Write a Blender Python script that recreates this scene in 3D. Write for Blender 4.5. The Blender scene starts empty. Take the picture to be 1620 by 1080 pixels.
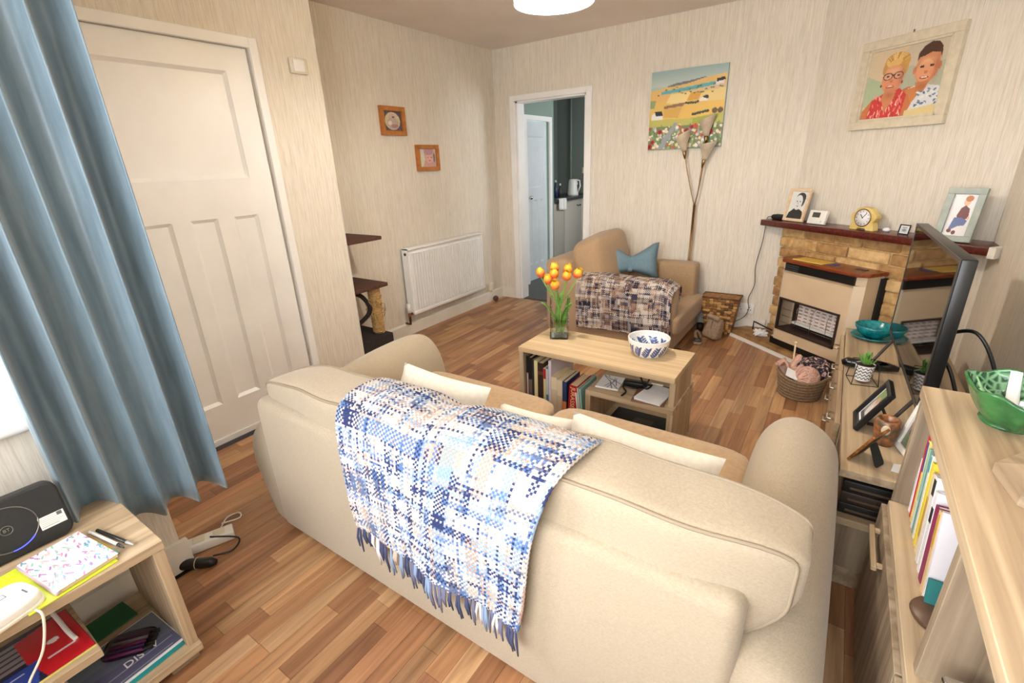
import bpy, bmesh, math, random
import numpy as np
from mathutils import Vector, Matrix, Euler
random.seed(7)
S = bpy.context.scene
COL = S.collection
PI = math.pi

# ---------------------------------------------------------------- camera, light, exposure
F_PX, YAW, PITCH, ROLL, CAM_H = 746.63, 0.6071, -0.3604, -0.0403, 1.3894
cy, sy, cp, sp = math.cos(YAW), math.sin(YAW), math.cos(PITCH), math.sin(PITCH)
fwd = Vector((-sy*cp, cy*cp, sp)); right = Vector((cy, sy, 0)); up = right.cross(fwd)
cr, sr = math.cos(ROLL), math.sin(ROLL)
r2 = right*cr + up*sr; u2 = up*cr - right*sr
cam_d = bpy.data.cameras.new('camera'); cam = bpy.data.objects.new('camera', cam_d); COL.objects.link(cam)
cam_d.sensor_fit = 'HORIZONTAL'; cam_d.sensor_width = 36; cam_d.lens = 36*F_PX/1620; cam_d.clip_start = 0.02
cam.matrix_world = Matrix(((r2.x, u2.x, -fwd.x, 0), (r2.y, u2.y, -fwd.y, 0), (r2.z, u2.z, -fwd.z, CAM_H), (0, 0, 0, 1)))
S.camera = cam
S.view_settings.view_transform = 'Standard'; S.view_settings.look = 'None'
S.view_settings.gamma = 1; S.view_settings.use_curve_mapping = False
S.view_settings.exposure = 0.98

W = bpy.data.worlds.new('overcast_sky'); S.world = W; W.use_nodes = True
W.node_tree.nodes['Background'].inputs[0].default_value = (0.92, 0.96, 1.0, 1)
W.node_tree.nodes['Background'].inputs[1].default_value = 2.2

def area(name, loc, rot, sx, sy_, power, col):
    l = bpy.data.lights.new(name, 'AREA'); l.shape = 'RECTANGLE'; l.size = sx; l.size_y = sy_
    l.energy = power; l.color = col
    o = bpy.data.objects.new(name, l); COL.objects.link(o); o.location = loc; o.rotation_euler = rot
    return o
area('front_window_daylight', (-0.6, -1.12, 1.5), (math.radians(86), 0, 0), 2.1, 1.35, 42, (0.97, 0.98, 1.0))
area('bay_window_daylight', (-2.12, -0.25, 1.47), (math.radians(88), 0, math.radians(-90)), 1.0, 1.3, 34, (0.95, 0.98, 1.0))
area('kitchen_window_daylight', (-0.92, 5.6, 1.6), (math.radians(90), 0, math.radians(90)), 1.2, 1.0, 14, (0.94, 0.98, 1.0))

# ---------------------------------------------------------------- helpers
def lin(c):
    return tuple(((v/255)/12.92 if v/255 <= .04045 else ((v/255+.055)/1.055)**2.4) for v in c)
def rgba(c): return (*lin(c), 1)

class MB:
    """collects geometry for ONE mesh object"""
    def __init__(s): s.v = []; s.f = []; s.uv = {}; s.c = {}; s.sm = []
    def add(s, vs, fs, smooth=False, M=None):
        b = len(s.v)
        s.v += [tuple(M @ Vector(v)) for v in vs] if M else [tuple(v) for v in vs]
        for f in fs: s.f.append(tuple(b+i for i in f)); s.sm.append(smooth)
        return b
    def bx(s, x0, x1, y0, y1, z0, z1, M=None):
        vs = [(x, y, z) for x in (x0, x1) for y in (y0, y1) for z in (z0, z1)]
        s.add(vs, [(0, 1, 3, 2), (4, 6, 7, 5), (0, 4, 5, 1), (2, 3, 7, 6), (0, 2, 6, 4), (1, 5, 7, 3)], M=M); return s
    def rbx(s, x0, x1, y0, y1, z0, z1, r=.01, seg=2, M=None):
        bm = bmesh.new(); vs = [bm.verts.new((x, y, z)) for x in (x0, x1) for y in (y0, y1) for z in (z0, z1)]
        for f in [(0, 1, 3, 2), (4, 6, 7, 5), (0, 4, 5, 1), (2, 3, 7, 6), (0, 2, 6, 4), (1, 5, 7, 3)]: bm.faces.new([vs[i] for i in f])
        bmesh.ops.bevel(bm, geom=bm.edges[:], offset=r, segments=seg, profile=.5, affect='EDGES', clamp_overlap=True)
        bm.verts.index_update()
        s.add([v.co[:] for v in bm.verts], [[v.index for v in f.verts] for f in bm.faces], seg > 1, M); bm.free(); return s
    def prism(s, poly, a0, a1, axis='z', M=None, smooth=False):
        n = len(poly)
        def P(p, a): return {'z': (p[0], p[1], a), 'y': (p[0], a, p[1]), 'x': (a, p[0], p[1])}[axis]
        vs = [P(p, a0) for p in poly]+[P(p, a1) for p in poly]
        s.add(vs, [tuple(range(n))[::-1], tuple(range(n, 2*n))]); 
        b = len(s.v)-2*n
        if M:
            for i in range(b, len(s.v)): s.v[i] = tuple(M @ Vector(s.v[i]))
        for i in range(n): s.f.append((b+i, b+(i+1) % n, b+n+(i+1) % n, b+n+i)); s.sm.append(smooth)
        return s
    def tube(s, pts, r, n=8, closed=False, cap=True):
        pts = [Vector(p) for p in pts]; m = len(pts); vs = []
        rr = r if hasattr(r, '__len__') else [r]*m
        N = None
        for i, p in enumerate(pts):
            a = pts[i-1] if (i > 0 or closed) else p; b = pts[(i+1) % m] if (i < m-1 or closed) else p
            t = (b-a).normalized() if (b-a).length > 1e-9 else Vector((0, 0, 1))
            if N is None: N = t.orthogonal().normalized()
            N = (N-t*N.dot(t)); N = N.normalized() if N.length > 1e-6 else t.orthogonal().normalized()
            B = t.cross(N)
            for k in range(n):
                an = 2*PI*k/n; vs.append(p+(N*math.cos(an)+B*math.sin(an))*rr[i])
        fs = []
        for i in range(m if closed else m-1):
            j = (i+1) % m
            for k in range(n): k2 = (k+1) % n; fs.append((i*n+k, i*n+k2, j*n+k2, j*n+k))
        if cap and not closed: fs += [tuple(range(n))[::-1], tuple((m-1)*n+k for k in range(n))]
        s.add(vs, fs, True); return s
    def cyl(s, p0, p1, r0, r1=None, n=16): return s.tube([p0, p1], [r0, r0 if r1 is None else r1], n)
    def lathe(s, prof, n=32, c=(0, 0, 0), M=None):
        vs = []; fs = []; m = len(prof)
        for r, z in prof:
            for k in range(n): a = 2*PI*k/n; vs.append((c[0]+r*math.cos(a), c[1]+r*math.sin(a), c[2]+z))
        for i in range(m-1):
            for k in range(n): k2 = (k+1) % n; fs.append((i*n+k, i*n+k2, (i+1)*n+k2, (i+1)*n+k))
        if prof[0][0] > 1e-4: fs.append(tuple(range(n))[::-1])
        if prof[-1][0] > 1e-4: fs.append(tuple((m-1)*n+k for k in range(n)))
        s.add(vs, fs, True, M); return s
    def grid(s, fn, nu, nv, uv=None, loop=False, smooth=True, col=None):
        b = len(s.v); vs = []; fs = []
        for j in range(nv+1):
            for i in range(nu+1):
                vs.append(fn(i/nu, j/nv))
                if uv: s.uv[b+len(vs)-1] = uv(i/nu, j/nv)
                if col is not None: s.c[b+len(vs)-1] = col(i/nu, j/nv)
        for j in range(nv):
            for i in range(nu): a = j*(nu+1)+i; fs.append((a, a+1, a+nu+2, a+nu+1))
        s.add(vs, fs, smooth); return s
    def sph(s, c, rx, ry=None, rz=None, n=16, m=10, M=None):
        ry = ry or rx; rz = rz or rx; vs = []; fs = []
        for j in range(m+1):
            t = PI*j/m
            for k in range(n): a = 2*PI*k/n; vs.append((c[0]+rx*math.sin(t)*math.cos(a), c[1]+ry*math.sin(t)*math.sin(a), c[2]+rz*math.cos(t)))
        for j in range(m):
            for k in range(n): k2 = (k+1) % n; fs.append((j*n+k, (j+1)*n+k, (j+1)*n+k2, j*n+k2))
        s.add(vs, fs, True, M); return s
    def rcube(s, w, d, h, n=6, res=14, M=None, mod=None):
        """rounded box with puffed faces; mod(a,b,c,p) may reshape"""
        seen = {}; vs = []; fs = []
        def pt(a, b, c):
            k = (round(a, 4), round(b, 4), round(c, 4))
            if k in seen: return seen[k]
            q = (abs(a)**n+abs(b)**n+abs(c)**n)**(-1/n); p = [a*q*w/2, b*q*d/2, c*q*h/2]
            if mod: p = mod(a*q, b*q, c*q, p)
            vs.append(tuple(p)); seen[k] = len(vs)-1; return seen[k]
        for ax in range(3):
            for sg in (-1, 1):
                for i in range(res):
                    for j in range(res):
                        q = []
                        for di, dj in ((0, 0), (1, 0), (1, 1), (0, 1)):
                            t = [-1+2*(i+di)/res, -1+2*(j+dj)/res]; t.insert(ax, sg); q.append(pt(*t))
                        fs.append(tuple(q) if (sg > 0) == (ax != 1) else tuple(q[::-1]))
        s.add(vs, fs, True, M); return s

def mesh_from(name, mb):
    me = bpy.data.meshes.new(name); me.from_pydata(mb.v, [], mb.f)
    if mb.uv:
        l = me.uv_layers.new(name='UVMap')
        for lp in me.loops: l.data[lp.index].uv = mb.uv.get(lp.vertex_index, (0, 0))
    if mb.c:
        a = me.color_attributes.new('Col', 'FLOAT_COLOR', 'POINT')
        for i in range(len(mb.v)): a.data[i].color = (*mb.c.get(i, (1, 1, 1)), 1)
    if any(mb.sm): me.polygons.foreach_set('use_smooth', mb.sm)
    me.update(); return me
def recalc(me):
    bm = bmesh.new(); bm.from_mesh(me); bmesh.ops.recalc_face_normals(bm, faces=bm.faces[:]); bm.to_mesh(me); bm.free()

def obj(name, mb, mat, parent=None, loc=(0, 0, 0), rot=(0, 0, 0), bevel=0, seg=2, solid=0, wl=None, color=None):
    me = mb if isinstance(mb, bpy.types.Mesh) else mesh_from(name, mb)
    if not isinstance(mb, bpy.types.Mesh): recalc(me)
    if mat is not None and len(me.materials) == 0: me.materials.append(mat)
    o = bpy.data.objects.new(name, me); COL.objects.link(o)
    o.location = loc; o.rotation_euler = rot
    if parent: o.parent = parent
    if solid: m = o.modifiers.new('solid', 'SOLIDIFY'); m.thickness = solid; m.offset = 0
    if bevel:
        m = o.modifiers.new('bevel', 'BEVEL'); m.width = bevel; m.segments = seg; m.limit_method = 'ANGLE'; m.angle_limit = math.radians(40)
        me.polygons.foreach_set('use_smooth', [True]*len(me.polygons)); m.harden_normals = False
        w = o.modifiers.new('wn', 'WEIGHTED_NORMAL'); w.keep_sharp = True
    if color: o.color = (*lin(color), 1)
    return o
def tag(o, label, cat, group=None):
    o['label'] = label; o['category'] = cat
    if group: o['group'] = group
    return o
def thing(name, label, cat, loc=(0, 0, 0), rz=0, group=None, rx=0):
    o = bpy.data.objects.new(name, None); COL.objects.link(o); o.empty_display_size = .05
    o.location = loc; o.rotation_euler = (rx, 0, rz); return tag(o, label, cat, group)
def struct(name, mb, mat, parent=None, **k):
    o = obj(name, mb, mat, parent, **k)
    if not parent: o['kind'] = 'structure'
    return o
def struct_empty(name, loc=(0, 0, 0)):
    o = bpy.data.objects.new(name, None); COL.objects.link(o); o.location = loc; o['kind'] = 'structure'; return o

def text(name, body, size, mat, parent, loc, rot, depth=.0004):
    c = bpy.data.curves.new(name, 'FONT'); c.body = body; c.size = size; c.align_x = 'CENTER'; c.align_y = 'CENTER'; c.extrude = depth; c.resolution_u = 3
    t = bpy.data.objects.new('tmp', c); me = bpy.data.meshes.new_from_object(t); bpy.data.objects.remove(t)
    return obj(name, me, mat, parent, loc, rot)

# ---------------------------------------------------------------- materials
def newmat(name):
    m = bpy.data.materials.new(name); m.use_nodes = True; nt = m.node_tree
    return m, nt, nt.nodes, nt.links, nt.nodes['Principled BSDF']
def mat(name, c, rough=.5, metal=0, spec=None, coat=0, emis=None, alpha=None, trans=0):
    m, nt, N, L, b = newmat(name)
    b.inputs['Base Color'].default_value = rgba(c); b.inputs['Roughness'].default_value = rough; b.inputs['Metallic'].default_value = metal
    if spec is not None: b.inputs['Specular IOR Level'].default_value = spec
    if coat: b.inputs['Coat Weight'].default_value = coat; b.inputs['Coat Roughness'].default_value = .08
    if trans: b.inputs['Transmission Weight'].default_value = trans
    if emis: b.inputs['Emission Color'].default_value = rgba(emis[0]); b.inputs['Emission Strength'].default_value = emis[1]
    return m
def nmat(name, c1, c2, scale=(10, 10, 10), detail=4, rough=.6, bump=0, dist=.01, lo=.3, hi=.7, coord='Object', metal=0, c3=None, bscale=None, sheen=0, distort=0):
    """two or three tones of stretched noise, optional bump"""
    m, nt, N, L, b = newmat(name)
    tc = N.new('ShaderNodeTexCoord'); mp = N.new('ShaderNodeMapping'); mp.inputs['Scale'].default_value = scale
    L.new(tc.outputs[coord], mp.inputs[0])
    no = N.new('ShaderNodeTexNoise'); no.inputs['Scale'].default_value = 1; no.inputs['Detail'].default_value = detail; no.inputs['Distortion'].default_value = distort
    L.new(mp.outputs[0], no.inputs['Vector'])
    r = N.new('ShaderNodeValToRGB'); e = r.color_ramp.elements
    e[0].position = lo; e[0].color = rgba(c1); e[1].position = hi; e[1].color = rgba(c2)
    if c3: x = e.new((lo+hi)/2); x.color = rgba(c3)
    L.new(no.outputs['Fac'], r.inputs[0]); L.new(r.outputs[0], b.inputs['Base Color'])
    b.inputs['Roughness'].default_value = rough; b.inputs['Metallic'].default_value = metal
    if sheen: b.inputs['Sheen Weight'].default_value = sheen
    if bump:
        src = no
        if bscale:
            mp2 = N.new('ShaderNodeMapping'); mp2.inputs['Scale'].default_value = bscale; L.new(tc.outputs[coord], mp2.inputs[0])
            src = N.new('ShaderNodeTexNoise'); src.inputs['Scale'].default_value = 1; src.inputs['Detail'].default_value = 2; L.new(mp2.outputs[0], src.inputs['Vector'])
        bp = N.new('ShaderNodeBump'); bp.inputs['Strength'].default_value = bump; bp.inputs['Distance'].default_value = dist
        L.new(src.outputs['Fac'], bp.inputs['Height']); L.new(bp.outputs[0], b.inputs['Normal'])
    return m
def vcol(name, rough=.6, coat=0, bump=0):
    m, nt, N, L, b = newmat(name)
    a = N.new('ShaderNodeAttribute'); a.attribute_name = 'Col'; L.new(a.outputs['Color'], b.inputs['Base Color'])
    b.inputs['Roughness'].default_value = rough
    if coat: b.inputs['Coat Weight'].default_value = coat; b.inputs['Coat Roughness'].default_value = .1
    return m
def clear(name, tint=(255, 255, 255), refl=1.0, ior=1.45):
    m, nt, N, L, b = newmat(name); N.remove(b)
    t = N.new('ShaderNodeBsdfTransparent'); t.inputs[0].default_value = rgba(tint)
    g = N.new('ShaderNodeBsdfGlossy'); g.inputs['Roughness'].default_value = .02
    f = N.new('ShaderNodeFresnel'); f.inputs[0].default_value = ior
    mx = N.new('ShaderNodeMixShader'); L.new(f.outputs[0], mx.inputs[0]); L.new(t.outputs[0], mx.inputs[1]); L.new(g.outputs[0], mx.inputs[2])
    L.new(mx.outputs[0], N['Material Output'].inputs[0]); return m
def oak(name, axis, c1=(142, 120, 96), c2=(204, 184, 154), c3=(180, 158, 128), rough=.55):
    sc = [34, 34, 34]; sc['xyz'.index(axis)] = 1.3
    return nmat(name, c1, c2, tuple(sc), 6, rough, .08, .002, .25, .72, c3=c3, distort=.6)
def weave(name, ramp, yarn=.0105, bump=.8, seed=0.0):
    m, nt, N, L, b = newmat(name)
    def math_(op, a, c=None):
        n = N.new('ShaderNodeMath'); n.operation = op
        for i, v in enumerate((a, c)):
            if v is None: continue
            if isinstance(v, (int, float)): n.inputs[i].default_value = v
            else: L.new(v, n.inputs[i])
        return n.outputs[0]
    uv = N.new('ShaderNodeUVMap'); uv.uv_map = 'UVMap'; sx = N.new('ShaderNodeSeparateXYZ'); L.new(uv.outputs[0], sx.inputs[0])
    u = math_('DIVIDE', sx.outputs[0], yarn); v = math_('DIVIDE', sx.outputs[1], yarn)
    cu = math_('FLOOR', u); cv = math_('FLOOR', v)
    def yarncol(a, bb, off):
        cx = N.new('ShaderNodeCombineXYZ'); L.new(math_('MULTIPLY', a, 1.13), cx.inputs[0]); L.new(math_('MULTIPLY', bb, .035), cx.inputs[1]); cx.inputs[2].default_value = off+seed
        no = N.new('ShaderNodeTexNoise'); no.inputs['Scale'].default_value = 1; no.inputs['Detail'].default_value = 1.5; L.new(cx.outputs[0], no.inputs['Vector'])
        r = N.new('ShaderNodeValToRGB'); r.color_ramp.interpolation = 'CONSTANT'; e = r.color_ramp.elements
        e[0].position = 0; e[0].color = rgba(ramp[0][1]); e[1].position = ramp[1][0]; e[1].color = rgba(ramp[1][1])
        for p, c in ramp[2:]: q = e.new(p); q.color = rgba(c)
        L.new(no.outputs['Fac'], r.inputs[0]); return r.outputs[0]
    wa = yarncol(cu, cv, 0); we = yarncol(cv, cu, 41.3)
    over = math_('GREATER_THAN', math_('MODULO', math_('ABSOLUTE', math_('ADD', cu, cv)), 2.0), .5)
    mx = N.new('ShaderNodeMix'); mx.data_type = 'RGBA'; L.new(over, mx.inputs[0]); L.new(wa, mx.inputs[6]); L.new(we, mx.inputs[7])
    L.new(mx.outputs[2], b.inputs['Base Color']); b.inputs['Roughness'].default_value = .9
    fu = math_('SINE', math_('MULTIPLY', math_('FRACT', u), PI)); fv = math_('SINE', math_('MULTIPLY', math_('FRACT', v), PI))
    h = math_('MULTIPLY', fu, fv)
    bp = N.new('ShaderNodeBump'); bp.inputs['Strength'].default_value = bump; bp.inputs['Distance'].default_value = .007
    L.new(h, bp.inputs['Height']); L.new(bp.outputs[0], b.inputs['Normal']); return m

M = {}
def wallpaper(name, c1, c2, c3):
    m, nt, N, L, b = newmat(name)
    tc = N.new('ShaderNodeTexCoord')
    def nz(sc, det):
        mp = N.new('ShaderNodeMapping'); mp.inputs['Scale'].default_value = sc; L.new(tc.outputs['Object'], mp.inputs[0])
        n = N.new('ShaderNodeTexNoise'); n.inputs['Scale'].default_value = 1; n.inputs['Detail'].default_value = det; L.new(mp.outputs[0], n.inputs['Vector']); return n.outputs['Fac']
    a = nz((260, 260, 14), 3); bb = nz((110, 110, 5), 3)
    ad = N.new('ShaderNodeMath'); ad.operation = 'ADD'; L.new(a, ad.inputs[0]); L.new(bb, ad.inputs[1])
    hf = N.new('ShaderNodeMath'); hf.operation = 'MULTIPLY'; hf.inputs[1].default_value = .5; L.new(ad.outputs[0], hf.inputs[0])
    r = N.new('ShaderNodeValToRGB'); e = r.color_ramp.elements
    e[0].position = .36; e[0].color = rgba(c1); e[1].position = .62; e[1].color = rgba(c2); x = e.new(.5); x.color = rgba(c3)
    L.new(hf.outputs[0], r.inputs[0]); L.new(r.outputs[0], b.inputs['Base Color']); b.inputs['Roughness'].default_value = .75
    bp = N.new('ShaderNodeBump'); bp.inputs['Strength'].default_value = .25; bp.inputs['Distance'].default_value = .003
    L.new(hf.outputs[0], bp.inputs['Height']); L.new(bp.outputs[0], b.inputs['Normal']); return m
M['paper'] = wallpaper('cream_striated_wallpaper', (211, 202, 187), (232, 225, 214), (224, 216, 202))
M['ceiling'] = nmat('ceiling_paint', (232, 220, 210), (240, 229, 219), (3, 3, 3), 5, .9, .1, .004)
M['white'] = nmat('white_gloss_paint', (240, 238, 235), (246, 245, 243), (4, 4, 4), 3, .35)
M['skirt'] = nmat('off_white_skirting_paint', (226, 220, 208), (238, 234, 226), (5, 5, 5), 3, .4)
M['plastic_w'] = mat('white_plastic', (238, 236, 230), .35)
M['plastic_c'] = mat('cream_plastic', (228, 220, 200), .4)
M['black'] = mat('black_plastic', (18, 18, 19), .35)
M['matte_black'] = mat('matte_black', (22, 21, 21), .7)
M['gloss_black'] = mat('gloss_black', (8, 8, 9), .04, spec=.6)
M['dark_grey'] = mat('dark_grey', (60, 60, 62), .5)
M['chrome'] = mat('chrome', (215, 215, 215), .18, 1)
M['brass'] = mat('antique_brass', (150, 120, 84), .3, 1)
M['steel'] = mat('brushed_steel', (150, 148, 145), .3, 1)
M['copper'] = mat('copper_pipe', (120, 78, 52), .35, .9)
M['oak_x'] = oak('sonoma_oak_x', 'x'); M['oak_y'] = oak('sonoma_oak_y', 'y'); M['oak_z'] = oak('sonoma_oak_z', 'z')
M['oak_pale'] = oak('pale_oak_x', 'x', (184, 156, 118), (218, 194, 156), (202, 176, 138))
M['oakg_z'] = oak('grey_oak_z', 'z', (116, 98, 80), (176, 158, 134), (148, 130, 108)); M['oakg_y'] = oak('grey_oak_y', 'y', (124, 104, 84), (182, 162, 136), (156, 136, 110))
M['sofa'] = nmat('beige_chenille', (160, 146, 124), (174, 160, 138), (160, 160, 420), 2, .95, .3, .002, .25, .75, sheen=.25, bscale=(260, 260, 520))
M['tan'] = nmat('tan_chenille', (160, 132, 102), (180, 152, 120), (110, 110, 200), 3, .95, .3, .002, .25, .75, sheen=.2, bscale=(300, 300, 500))
M['seat'] = nmat('sofa_tan_less_lit', (176, 148, 114), (190, 162, 128), (60, 60, 90), 3, .95, .2, .002, sheen=.3)  # same cloth as the sofa; the seat's dimmer light is put into the tan
M['piping'] = mat('beige_piping', (148, 134, 114), .9)
M['cushion'] = nmat('ivory_cotton', (236, 230, 216), (246, 242, 232), (60, 60, 60), 3, .9, .1, .002)
M['curtain'] = nmat('slate_blue_satin_curtain', (92, 112, 124), (112, 132, 143), (60, 60, 6), 4, .38, .08, .002, sheen=.3)
M['blue_cush'] = nmat('blue_linen', (98, 126, 142), (124, 150, 163), (160, 160, 160), 3, .9, .2, .002)
M['mahog'] = nmat('mahogany', (66, 20, 16), (102, 36, 27), (60, 60, 60), 4, .25, 0, c3=(84, 26, 20))
M['redwood'] = nmat('red_brown_wood_top', (110, 46, 22), (146, 70, 36), (8, 60, 60), 4, .25)
M['mortar'] = nmat('mortar', (176, 142, 92), (206, 174, 124), (60, 60, 60), 4, .95, .4, .004)
M['heater'] = nmat('beige_enamel', (208, 184, 152), (216, 193, 162), (6, 6, 6), 2, .4)
M['heater_l'] = mat('pale_beige_enamel', (226, 206, 178), .4)
M['hearth'] = nmat('brown_stone_hearth', (120, 86, 50), (172, 132, 84), (14, 14, 14), 5, .6, .3, .004)
M['radiant'] = nmat('ceramic_radiants', (222, 210, 204), (244, 238, 234), (30, 30, 30), 3, .7)  # off-white ceramic tones only
M['dark_brown'] = mat('dark_brown', (52, 34, 26), .6)
M['cat_wood'] = nmat('dark_brown_plush', (72, 44, 34), (96, 62, 48), (70, 70, 70), 3, .9)
M['cat_dark'] = nmat('black_brown_plush', (34, 27, 26), (50, 40, 38), (70, 70, 70), 3, .95)
M['sisal'] = nmat('sisal_rope', (176, 134, 80), (216, 178, 120), (60, 60, 60), 4, .9, .3, .003)
M['wicker'] = nmat('wicker', (104, 66, 32), (186, 138, 78), (40, 40, 40), 3, .7, .3, .003, .3, .7)
M['seagrass'] = nmat('grey_brown_basket', (110, 88, 66), (152, 128, 100), (120, 120, 160), 3, .9, .5, .004)
M['pink_yarn'] = nmat('dusty_pink_yarn', (202, 158, 140), (226, 186, 168), (90, 90, 90), 3, .95, .6, .004)
M['suede'] = nmat('taupe_suede', (138, 114, 92), (164, 140, 116), (50, 50, 50), 3, .9)
M['teal'] = nmat('teal_glass', (0, 96, 108), (20, 146, 152), (50, 50, 50), 4, .18, .4, .004)
M['green_glaze'] = nmat('green_glaze', (26, 82, 44), (64, 122, 66), (24, 24, 24), 4, .18, .3, .003)
M['cream_paint'] = nmat('cream_frame_paint', (206, 196, 172), (222, 212, 190), (30, 30, 30), 4, .6)
M['orange_wood'] = nmat('orange_pine', (164, 100, 40), (190, 124, 58), (30, 30, 30), 4, .45)
M['pale_wood'] = nmat('pale_frame_wood', (220, 192, 156), (236, 212, 178), (40, 40, 40), 4, .5)
M['grey_frame'] = nmat('sage_grey_frame', (156, 166, 160), (172, 182, 176), (30, 30, 30), 3, .5)
M['paint'] = vcol('printed_picture', .5); M['print_gloss'] = vcol('glossy_print', .3, .3); M['ceramic_print'] = vcol('painted_glaze', .2, .4)
M['pages'] = nmat('book_pages', (208, 186, 146), (228, 208, 170), (3, 3, 200), 2, .9)
M['paper_w'] = mat('white_paper', (240, 239, 240), .8)
M['glass'] = clear('clear_glass'); M['win_glass'] = clear('window_glass', ior=1.3)
M['water'] = clear('water_in_vase', (244, 250, 240), ior=1.33)
M['stem'] = nmat('tulip_stem_green', (96, 150, 52), (140, 186, 84), (20, 20, 20), 3, .5)
M['leaf'] = nmat('tulip_leaf_green', (78, 140, 48), (130, 178, 80), (10, 10, 60), 3, .5)
M['succ'] = nmat('succulent_green', (70, 130, 44), (132, 186, 84), (40, 40, 40), 3, .5)
M['kgreen'] = mat('sage_green_wall', (134, 152, 142), .8); M['kdark'] = mat('grey_green_wall', (124, 132, 126), .8)
M['kfloor'] = mat('grey_kitchen_floor', (96, 98, 100), .6); M['kcab'] = mat('cream_cabinet', (190, 182, 170), .5); M['kdoor'] = nmat('kitchen_door_paint', (206, 212, 216), (214, 220, 222), (4, 4, 4), 3, .4)
M['worktop'] = mat('dark_worktop', (66, 68, 72), .4)
def cmat(c, rough=.6, cache={}):
    if (c, rough) not in cache: cache[(c, rough)] = mat('colour_%02x%02x%02x' % c, c, rough)
    return cache[(c, rough)]
NAVY = [(0, (44, 54, 96)), (.36, (62, 84, 136)), (.41, (120, 150, 194)), (.445, (222, 222, 224)), (.49, (200, 178, 164)), (.515, (228, 227, 226)), (.575, (134, 162, 200)), (.605, (222, 222, 224)), (.64, (52, 64, 108))]
M['throw'] = weave('blue_woven_throw', NAVY, .0085)
BROWN = [(0, (38, 36, 58)), (.37, (74, 74, 98)), (.43, (150, 116, 98)), (.475, (204, 176, 154)), (.51, (240, 234, 226)), (.59, (196, 160, 134)), (.62, (236, 228, 220)), (.67, (92, 80, 84))]
M['throw2'] = weave('brown_woven_throw', BROWN, .0095, seed=9.0)

# ---------------------------------------------------------------- room shell
XL, XD, XR, XB = -3.015, -2.609, 0.67, -1.85     # left wall, door wall, right wall, bay side wall
YB, YD, YR, YF = 4.196, 1.939, 0.43, -0.95       # back wall, end of door wall, end of bay wall, front wall
H = 2.4
TH = math.radians(-39); FU = Vector((math.cos(TH), math.sin(TH), 0)); FN = Vector((math.sin(TH), -math.cos(TH), 0)); FO = Vector((-0.30, YB, 0))
def FP(u, out, z): return FO+FU*u+FN*out+Vector((0, 0, z))

struct('ceiling', MB().bx(XL-.2, XR+.2, YF-.2, YB+.15, H, H+.1), M['ceiling'])
struct('wall_left', MB().bx(XL-.12, XL, YD, YB+.12, 0, H), M['paper'])
struct('wall_alcove', MB().bx(XL-.12, XD-.06, YD-.1, YD, 0, H), M['paper'])
# door wall with opening y .766..1.536, z 0..1.98
struct('wall_door_side', MB().bx(XD-.12, XD, YR, .766, 0, H).bx(XD-.12, XD, 1.536, YD, 0, H).bx(XD-.12, XD, .766, 1.536, 1.98, H), M['paper'])
struct('wall_return', MB().bx(XD-.12, XB-.12, YR-.12, YR, 0, H), M['paper'])
# bay side wall with window opening y -.80 .. .27, z .76..2.12
struct('wall_bay', MB().bx(XB-.2, XB, YF, -.80, 0, H).bx(XB-.2, XB, .27, YR, 0, H).bx(XB-.2, XB, -.80, .27, 0, .76).bx(XB-.2, XB, -.80, .27, 2.12, H), M['paper'])
# front wall with window x -1.65 .. .45
struct('wall_front', MB().bx(XB-.2, -1.65, YF-.15, YF, 0, H).bx(.45, XR+.12, YF-.15, YF, 0, H).bx(-1.65, .45, YF-.15, YF, 0, .78).bx(-1.65, .45, YF-.15, YF, 2.16, H), M['paper'])
struct('wall_right', MB().bx(XR, XR+.12, YF, 3.46, 0, H), M['paper'])
# back wall with doorway x -2.76 .. -2.02
struct('wall_back', MB().bx(XL, -2.765, YB, YB+.12, 0, H).bx(-2.015, XR, YB, YB+.12, 0, H).bx(-2.765, -2.015, YB, YB+.12, 1.95, H), M['paper'])
c0 = FP(0, 0, 0); c1 = FP(1.26, 0, 0)
struct('wall_fireplace', MB().prism([(c0.x, c0.y), (c1.x, c1.y), (XR+.1, c1.y+.1), (XR+.1, YB+.1), (c0.x+.1, YB+.1)], 0, H), M['paper'])

def window(name, horiz, a0, a1, z0, z1, w, sill, parts):
    """frame, mullions and panes; horiz: 'x' wall faces y, 'y' wall faces x; w is the pane plane"""
    root = struct_empty(name)
    def B(mb, p0, p1, q0, q1, d): return mb.bx(p0, p1, w-d, w+d, q0, q1) if horiz == 'x' else mb.bx(w-d, w+d, p0, p1, q0, q1)
    f = MB(); B(f, a0, a1, z0, z0+.06, .03); B(f, a0, a1, z1-.06, z1, .03); B(f, a0, a0+.06, z0+.06, z1-.06, .03); B(f, a1-.06, a1, z0+.06, z1-.06, .03)
    obj('window_frame', f, M['white'], root)
    n = parts
    for i in range(n):
        s0 = a0+.06+(a1-a0-.12)*i/n; s1 = a0+.06+(a1-a0-.12)*(i+1)/n
        if i: m = MB(); B(m, s0-.025, s0+.025, z0+.06, z1-.06, .03); obj('mullion', m, M['white'], root)
        g = MB(); B(g, s0+(.025 if i else 0), s1-(.025 if i < n-1 else 0), z0+.06, z1-.06, .003); obj('pane', g, M['win_glass'], root)
    s = MB()
    if horiz == 'y': s.rbx(sill[0], sill[1], a0-.02, a1+.03, z0-.035, z0+.004, .012, 3)
    else: s.rbx(a0-.04, a1+.04, sill[0], sill[1], z0-.035, z0+.004, .012, 3)
    obj('window_sill', s, M['white'], root)
    return root
window('window_1', 'y', -.80, .27, .76, 2.12, XB-.16, (XB-.14, XB+.03), 2)
window('window_2', 'x', -1.65, .45, .78, 2.16, YF-.1, (YF-.08, YF+.05), 3)

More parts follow.
